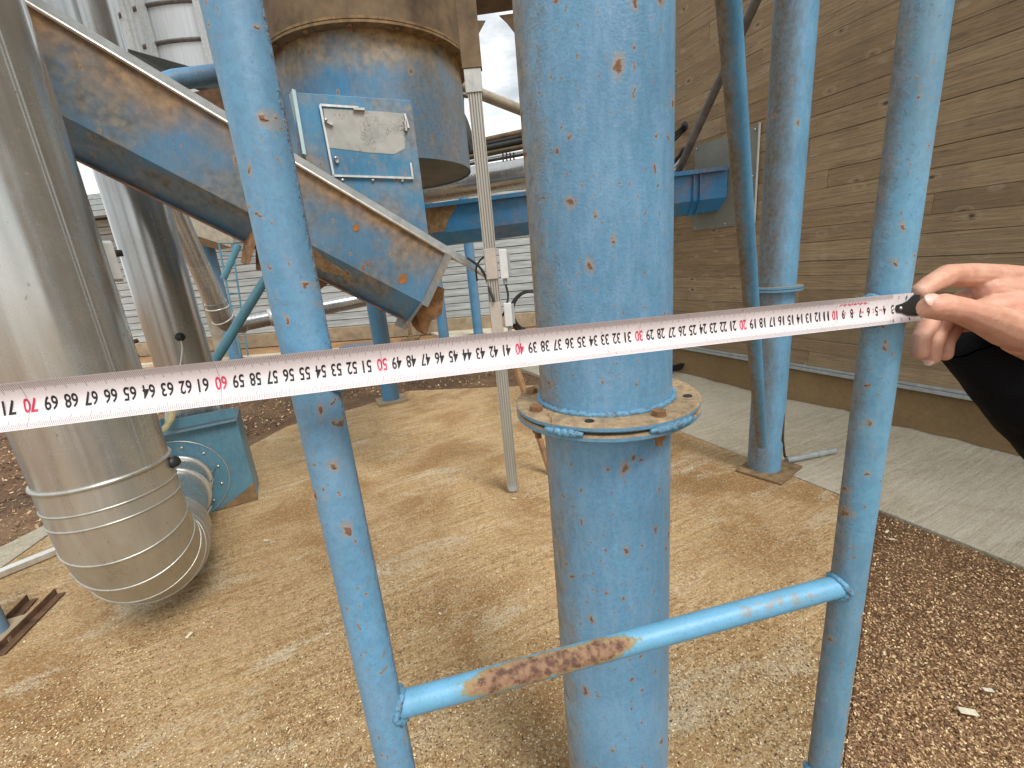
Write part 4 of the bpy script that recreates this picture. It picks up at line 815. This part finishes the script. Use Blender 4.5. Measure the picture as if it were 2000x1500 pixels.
def s_right(r):
    d = r.uniform(.55, 1) ; px_, py_ = r.uniform(1560, 2060), r.uniform(985, 1540); g_ = G(px_, py_, -.012); a = WN @ g_[:2]
    lx = e1 + (e2 - e1) * ((g_[1] - e1[1]) / (e2[1] - e1[1]))
    if a > 2.385 or g_[0] < lx[0] + .004: return None, None
    return g_[0], g_[1]
chips('wood_chips', 42000, s_right, .0025, .0095, -.012, mc1, 'coarse brown wood chips covering the ground at lower right', 3)
def s_slab(r):
    px_, py_ = r.uniform(0, 1720), r.uniform(790, 1520); g_ = G(px_, py_)
    if WN @ g_[:2] > 2.38 or g_[0] < -2.4 and g_[1] > 3 or (g_[1] > 4.5): return None, None
    lx = e1 + (e2 - e1) * ((g_[1] - e1[1]) / (e2[1] - e1[1]))
    if g_[0] > lx[0]: return None, None
    if mnoise.noise(Vector((g_[0] * 2.2, g_[1] * 2.2, 0))) < r.uniform(-.5, .5): return None, None
    return g_[0], g_[1]
chips('sawdust_flecks', 40000, s_slab, .0016, .0075, -.003, mc2, 'pale sawdust flecks strewn over the tan slab', 5, .2)
def s_mulch(r):
    g_ = (r.uniform(-6.2, .5), r.uniform(1.2, 6.6))
    return g_ if (g_[1] > 5.05 or g_[0] < -3.0 + max(0, (g_[1] - 2.2)) * .3 and g_[1] > 2.2) else (None, None)
chips('bark_chips', 15000, s_mulch, .008, .03, -.035, mc1, 'dark bark and wood debris beyond the slab edge', 6)
mb = MB()
for i, (px_, py_, L) in enumerate(((1890, 1392, .022), (1930, 1350, .013), (1742, 1055, .012), (520, 1057, .016), (370, 1242, .014), (1732, 1040, .011), (1005, 975, .012), (640, 1240, .008), (860, 1200, .007))):
    g_ = G(px_, py_); a = random.random() * 3; d_ = np.array([math.cos(a), math.sin(a), 0]); mb = MB(); mb.bar(g_ - d_ * L + (0, 0, .004), g_ + d_ * L + (0, 0, .006), L * .9, .003)
    mb.build('wood_chip', plain('pale_chip%d' % i, (.6, .55, .42), .7), label=['pale flat chip in the brown chips at lower right', 'small pale chip above the largest one at lower right', 'grey chip on the brown chips close right of the right rail', 'pale bit left of the left rail on the slab', 'pale bit on the slab below the duct elbow', 'small chip beside the grey chip right of the right rail', 'small lump at the aluminium post foot', 'tiny chip on the slab just left of the left rail', 'tiny chip on the slab between left rail and column'][i], cat='chip', bevel=.001)
# ================================================================ TAPE MEASURE
S = np.array([70, 60, 50, 40, 30, 20, 10.]); X_ = np.array([52, 430, 745, 1015, 1255, 1457, 1635.])
A = np.c_[np.ones(7), S, -X_ * S]; ax_, bx_, cx_ = np.linalg.lstsq(A, X_, rcond=None)[0]
Yc = np.array([790, 749, 718, 685, 661, 632.5, 617.]); w_ = 1 + cx_ * S
ay, by = np.linalg.lstsq(np.c_[np.ones(7), S], Yc * w_, rcond=None)[0]
KT = .42483
def tape_c(s_):                       # centre line of the blade, s in cm
    w2 = 1 + cx_ * s_; x = (ax_ + bx_ * s_) / w2; y = (ay + by * s_) / w2; return PZ(x, y, KT * w2)
TD = tape_c(60.) - tape_c(10.); TD /= np.linalg.norm(TD)
up0 = np.array([0, 0, 1.]); view = tape_c(30.) - C0; vv_ = np.cross(view, TD); TV = vv_ / np.linalg.norm(vv_); TV = -TV if TV[2] > 0 else TV      # across, pointing down
TN = np.cross(TD, TV); TN = -TN if TN @ view > 0 else TN                                                     # towards the viewer
HW = .0137; CURV = .0062
def blade(s_, v, lift=0.):            # v in metres from the centre, + = down in the picture
    flat = min(1., max(.35, s_ / 12.)); sag = -.0015 * math.sin(s_ / 71 * math.pi)
    u = v / HW; dep = CURV * flat * (u * u) * 1.0
    nrm_u = 2 * CURV * flat * u / HW
    n2 = TN - TV * nrm_u; n2 = n2 / np.linalg.norm(n2)
    return tape_c(s_) + TV * v + TN * (dep - CURV * .5) + n2 * lift + TV * sag
def tape_mat():
    t = NT('tape_white'); P = t.pos(); f = t.noise(P, 35, 5, .7)
    sc = t.math('MULTIPLY', t.mr(t.noise(t.mapv(P, (2, 2, 18)), 12, 5, .8, 1.), .60, .68), .35)
    c = t.mix(t.mr(f, .3, .7), (.70, .635, .64), (.76, .70, .705)); c = t.mix(sc, c, (.72, .45, .36)); c = t.mix(t.mr(t.noise(P, 400, 2), .70, .74, 0, .8), c, (.2, .12, .1))
    return t.fin(Base_Color=c, Roughness=.28, Coat_Weight=.3, Coat_Roughness=.12)
m_tape = tape_mat(); m_tk = plain('tape_black_ink', (.012, .012, .013), .4, 0, .1); m_tr = plain('tape_red_ink', (.62, .03, .09), .4, 0, .1); m_tg = plain('tape_tick_ink', (.14, .10, .10), .5, 0, .1)
t = empty('tape_measure', tape_c(35.), 'white steel tape measure blade stretched across the ladder, numbered in centimetres upside down', 'tape measure')
mb = MB(); ns, nv = 150, 12; s_lo, s_hi = .25, 90.
for i in range(ns + 1):
    s_ = s_lo + (s_hi - s_lo) * i / ns
    for j in range(nv + 1):
        vvv = -HW + 2 * HW * j / nv; mb.v.append(tuple(blade(s_ - (.9 * (j / nv - .3) if i == 0 else 0), vvv)))
for i in range(ns):
    for j in range(nv):
        a = i * (nv + 1) + j; mb.f.append((a, a + 1, a + nv + 2, a + nv + 1)); mb.m.append(0); mb.sm.append(True); mb.t.append(.5)
def quad(s0_, s1_, v0, v1, mi, skew=0.):
    L = .00012; mb.add([blade(s0_, v0, L), blade(s1_, v0, L), blade(s1_ + skew, (v0 + v1) / 2, L), blade(s1_ + skew, v1, L), blade(s0_ + skew, v1, L), blade(s0_ + skew, (v0 + v1) / 2, L)], [(0, 1, 2, 5), (5, 2, 3, 4)], mi, False)
hw = .011
for k in range(10, 900):
    s_ = k / 10.; 
    l1 = .0062 if k % 10 == 0 else (.0052 if k % 5 == 0 else .0040); l2 = .0058 if k % 10 == 0 else (.0046 if k % 5 == 0 else .0034)
    if k % 100 == 0: quad(s_ - hw, s_ + hw, -HW + .0006, HW - .0006, 3)
    else:
        if s_ > 3: quad(s_ - hw, s_ + hw, -HW + .0003, -HW + l1, 3)
        if s_ > 3: quad(s_ - hw, s_ + hw, HW - .0003, HW - l2, 3)
def text_mesh(body, bold=.012):
    cu = bpy.data.curves.new('numeral', 'FONT'); cu.body = body; cu.size = 1; cu.align_x = 'CENTER'; cu.offset = bold; cu.resolution_u = 3
    o = bpy.data.objects.new('numeral', cu); col.objects.link(o); dg = bpy.context.evaluated_depsgraph_get(); me = bpy.data.meshes.new_from_object(o.evaluated_get(dg))
    vs = np.array([v.co[:] for v in me.vertices]); fs = [tuple(p.vertices) for p in me.polygons]; bpy.data.objects.remove(o); bpy.data.meshes.remove(me); return vs, fs
def put(body, s_, v_c, width, height, mi, bold=.03):
    vs, fs = text_mesh(body, bold); mn, mx = vs.min(0), vs.max(0)
    X = (vs[:, 0] - (mn[0] + mx[0]) / 2) / (mx[0] - mn[0]) * width; Y = (vs[:, 1] - (mn[1] + mx[1]) / 2) / (mx[1] - mn[1]) * height
    # text right -> increasing s (picture left), text up -> picture down
    mb.add([blade(s_ + x * 100, v_c + y, .00016) for x, y in zip(X, Y)], fs, mi, False)
for k in range(3, 90):
    red = k % 10 == 0; sgl = k < 10
    wd_ = (.0033 if sgl else .0069)
    if k // 10 == 1 and k >= 10: wd_ = .0060
    if k == 11: wd_ = .0048
    if k > 10 and k % 10 == 1: wd_ = .0060
    put(str(k), k, .0002, wd_ * .97, .0088, 2 if red else 1, .018)
for k in (1, 2, 3): put(str(k), k + .1, HW - .003, .0014, .0028, 1, .0)
for k in (1, 2): put(str(k), k + .3, -HW + .0035, .0014, .0028, 1, .0)
for body, s_, v_, w__, h_ in (('5m', 4.55, .0, .0042, .0022), ('C', 5.5, .0, .0022, .0040), ('E', 6.0, .0, .0018, .0040), ('M21', 6.9, .0, .0044, .0026), ('0126', 8.0, .0, .0046, .0022), ('II', 9.0, .0, .0016, .0022)): put(body, s_ - .1, v_ - .0002, w__, h_, 2, 0.)
for k in range(24):                                            # ring around the class mark
    a0_, a1_ = k * math.pi / 12, (k + 1) * math.pi / 12
    pts4 = [(r_ * math.cos(a) , r_ * math.sin(a)) for r_, a in ((.0021, a0_), (.0021, a1_), (.0024, a1_), (.0024, a0_))]; mb.add([blade(8.9 + x * 100, y, .00014) for x, y in pts4], [(0, 1, 2, 3)], 2)
for k in range(26): 
    s_ = 6.2 + k * .13; quad(s_, s_ + .09, -HW + .0048 + .0006 * math.sin(k * 2.1), -HW + .0062 + .0006 * math.sin(k * 1.3), 2)
ob = mb.build('blade', [m_tape, m_tk, m_tr, m_tg], t)
mb = MB(); pts_b = [(s_, v) for s_, v in ((2.55, -.0035), (2.7, 0), (2.55, .0035), (1.9, .0045), (1.2, .0075), (.2, .0085), (-.2, .0085), (-.2, -.0115), (.6, -.0115), (1.2, -.0065), (1.9, -.0045))]
mb.add([blade(s_, v, .0002) for s_, v in pts_b] + [blade(s_, v, .0013) for s_, v in pts_b], [tuple(range(11)), tuple(range(11, 22))] + [(i, (i + 1) % 11, 11 + (i + 1) % 11, 11 + i) for i in range(11)])
mb.build('end_hook', m_black, t)
mb = MB()
for s_ in (2.1,): mb.lathe(blade(s_, 0, .0013), [(.0001, .0010), (.0013, .0008), (.0019, 0)], 16, axis=TN)
mb.lathe(blade(3.0, 0, .0001), [(.0001, .0004), (.0011, .0004), (.0012, 0)], 14, axis=TN)
mb.build('rivet', m_steel, t)
# ================================================================ PERSON: hand and sleeve
pe_ = empty('person', PZ(2150, 900, .5), 'hand in a black jacket sleeve pinching the end of the tape between thumb and fingers', 'person')
def skinmat():
    t = NT('skin'); P = t.pos(); f = t.noise(P, 60, 5, .6); c = t.mix(t.mr(f, .35, .65), (.53, .265, .175), (.64, .365, .255))
    c = t.mix(t.mr(t.noise(P, 22, 3), .45, .7, 0, .45), c, (.66, .26, .19))
    cr_ = t.noise(t.mapv(P, (1, 1, 2.6), (.5, .4, 0)), 85, 5, .65, 1.2)
    b = t.bump(cr_, .0010, .55); b = t.bump(t.n('TexVoronoi', {'Vector': P, 'Scale': 1100.}), .0002, .5, b)
    return t.fin(Base_Color=c, Roughness=.48, Normal=b, Subsurface_Weight=.12, Subsurface_Radius=(.006, .002, .001), Subsurface_Scale=.6)
m_skin = skinmat(); m_nail = plain('fingernail', (.70, .44, .36), .3, 0, .06, 40, 0)
bmh = bmesh.new()
def capsule(p, q, ra, rb, flat=None):
    p, q = V(p), V(q); n = max(2, int((q - p).length / .0022))
    for i in range(n + 1):
        u = i / n; c = p.lerp(q, u); r_ = ra + (rb - ra) * u
        bmesh.ops.create_icosphere(bmh, subdivisions=2, radius=r_, matrix=Matrix.Translation(c))
def chain(pts):
    for (a, ra), (b, rb) in zip(pts[:-1], pts[1:]): capsule(a, b, ra, rb)
h = lambda x, y, Z: PZ(x, y, Z)
# thumb (nearest), index, three curled fingers, palm
chain([(h(1818, 600, .402), .0108), (h(1842, 600, .405), .0128), (h(1876, 606, .410), .0124), (h(1918, 620, .418), .0145), (h(1965, 640, .430), .0185), (h(2030, 655, .45), .0235)])
chain([(h(1796, 570, .437), .0085), (h(1816, 556, .442), .0096), (h(1850, 538, .452), .0116), (h(1900, 538, .462), .0130), (h(1960, 545, .468), .0155), (h(2030, 560, .475), .0200)])
chain([(h(1797, 688, .452), .0082), (h(1800, 660, .455), .0088), (h(1822, 612, .468), .0096), (h(1885, 585, .480), .0112), (h(2000, 590, .490), .0145)])
chain([(h(1819, 700, .464), .0078), (h(1823, 672, .466), .0084), (h(1845, 625, .478), .0092), (h(1900, 610, .490), .0105), (h(2000, 620, .497), .0140)])
chain([(h(1846, 692, .474), .0072), (h(1848, 668, .476), .0078), (h(1866, 636, .486), .0084), (h(1915, 630, .495), .0100), (h(2010, 650, .500), .0130)])
chain([(h(1930, 568, .462), .0150), (h(2000, 580, .468), .0220), (h(2080, 610, .480), .0250)])
chain([(h(1900, 610, .45), .0120), (h(1970, 600, .458), .0180), (h(2050, 640, .470), .0250), (h(2150, 700, .490), .0280)])
chain([(h(1985, 668, .448), .0125), (h(2050, 680, .46), .021), (h(2110, 700, .48), .026), (h(2260, 790, .52), .030)])
me = bpy.data.meshes.new('hand'); bmh.to_mesh(me); bmh.free(); me.materials.append(m_skin)
tmp = bpy.data.objects.new('hand', me); col.objects.link(tmp)
md = tmp.modifiers.new('r', 'REMESH'); md.mode = 'VOXEL'; md.voxel_size = .0011; sm_ = tmp.modifiers.new('s', 'SMOOTH'); sm_.iterations = 9; sm_.factor = .55
dg = bpy.context.evaluated_depsgraph_get(); me2 = bpy.data.meshes.new_from_object(tmp.evaluated_get(dg)); bpy.data.objects.remove(tmp)
me2.polygons.foreach_set('use_smooth', [True] * len(me2.polygons)); me2.materials.clear(); me2.materials.append(m_skin)
org = pe_.matrix_world.translation
me2.transform(Matrix.Translation(-org)); hand = bpy.data.objects.new('hand', me2); col.objects.link(hand); hand.parent = pe_
def nail(c, along, across, nrm, L, Wd, lift=0.):
    mb = MB(); N1, N2 = 10, 8; along, across, nrm = [V(a).normalized() for a in (along, across, nrm)]; vs = []
    for i in range(N1 + 1):
        for j in range(N2 + 1):
            u, v = i / N1 * 2 - 1, j / N2 * 2 - 1; wv = Wd * (1 - .28 * abs(u) ** 3); k = max(0., 1 - .12 * v * v * (1 if u > 0 else 1))
            vs.append(V(c) + along * (u * L / 2 * k) + across * (v * wv / 2) + nrm * (lift - .45 * wv * (v * v) * .5 - .0008 * u * u))
    mb.add(vs, [(i * (N2 + 1) + j, i * (N2 + 1) + j + 1, (i + 1) * (N2 + 1) + j + 1, (i + 1) * (N2 + 1) + j) for i in range(N1) for j in range(N2)], 0, True)
    o = mb.build('fingernail', m_nail, pe_); s = o.modifiers.new('s', 'SOLIDIFY'); s.thickness = .0008; return o
tipc = h(1822, 592, .403); al = h(1805, 594, .404) - h(1845, 590, .4045); toC = C0 - tipc; toC /= np.linalg.norm(toC); nr = toC * .9 + np.array([0, 0, .3]); nr /= np.linalg.norm(nr)
ac = np.cross(nr, al); nail(tipc + nr * .0116, al, ac, nr, .0150, .0140)
tipc = h(1818, 700, .464); al = h(1819, 712, .464) - h(1822, 690, .464); toC = C0 - tipc; toC /= np.linalg.norm(toC); nr = toC * .8 + np.array([-.3, 0, -.5]); ac = np.cross(nr, al); nail(tipc + nr / np.linalg.norm(nr) * .0078, al, ac, nr, .009, .009)
# sleeve
def sleevemat():
    t = NT('black_jacket'); P = t.pos(); return t.fin(Base_Color=(.004, .004, .005), Roughness=.9, Specular_IOR_Level=.15, Normal=t.bump(t.noise(P, 900, 2), .0004, .8, t.bump(t.noise(P, 25, 4, .6, .8), .008, .8)))
pts = [h(1915, 655, .505), h(1945, 690, .505), h(2000, 750, .508), h(2075, 830, .52), h(2170, 930, .55), h(2330, 1010, .62), h(2520, 1150, .70)]
mb = MB(); P7 = []; r7 = []; rad = [.040, .043, .046, .049, .053, .058, .062]
for i in range(6):
    for k in range(6): u = k / 6; P7.append(pts[i] * (1 - u) + pts[i + 1] * u); r7.append(rad[i] * (1 - u) + rad[i + 1] * u)
P7.append(pts[-1]); r7.append(rad[-1]); mb.tube(P7, r7, 64, True)
mb.v = [tuple(Vector(q) + Vector((1, 1, 1)) * .004 * mnoise.noise(Vector(q) * 28) + Vector((0, .6, 1)) * .003 * mnoise.noise(Vector(q) * 70)) for q in mb.v]
sl_ = mb.build('sleeve', sleevemat(), pe_); s = sl_.modifiers.new('s', 'SOLIDIFY'); s.thickness = .004; s = sl_.modifiers.new('ss', 'SUBSURF'); s.levels = 1; s.render_levels = 1
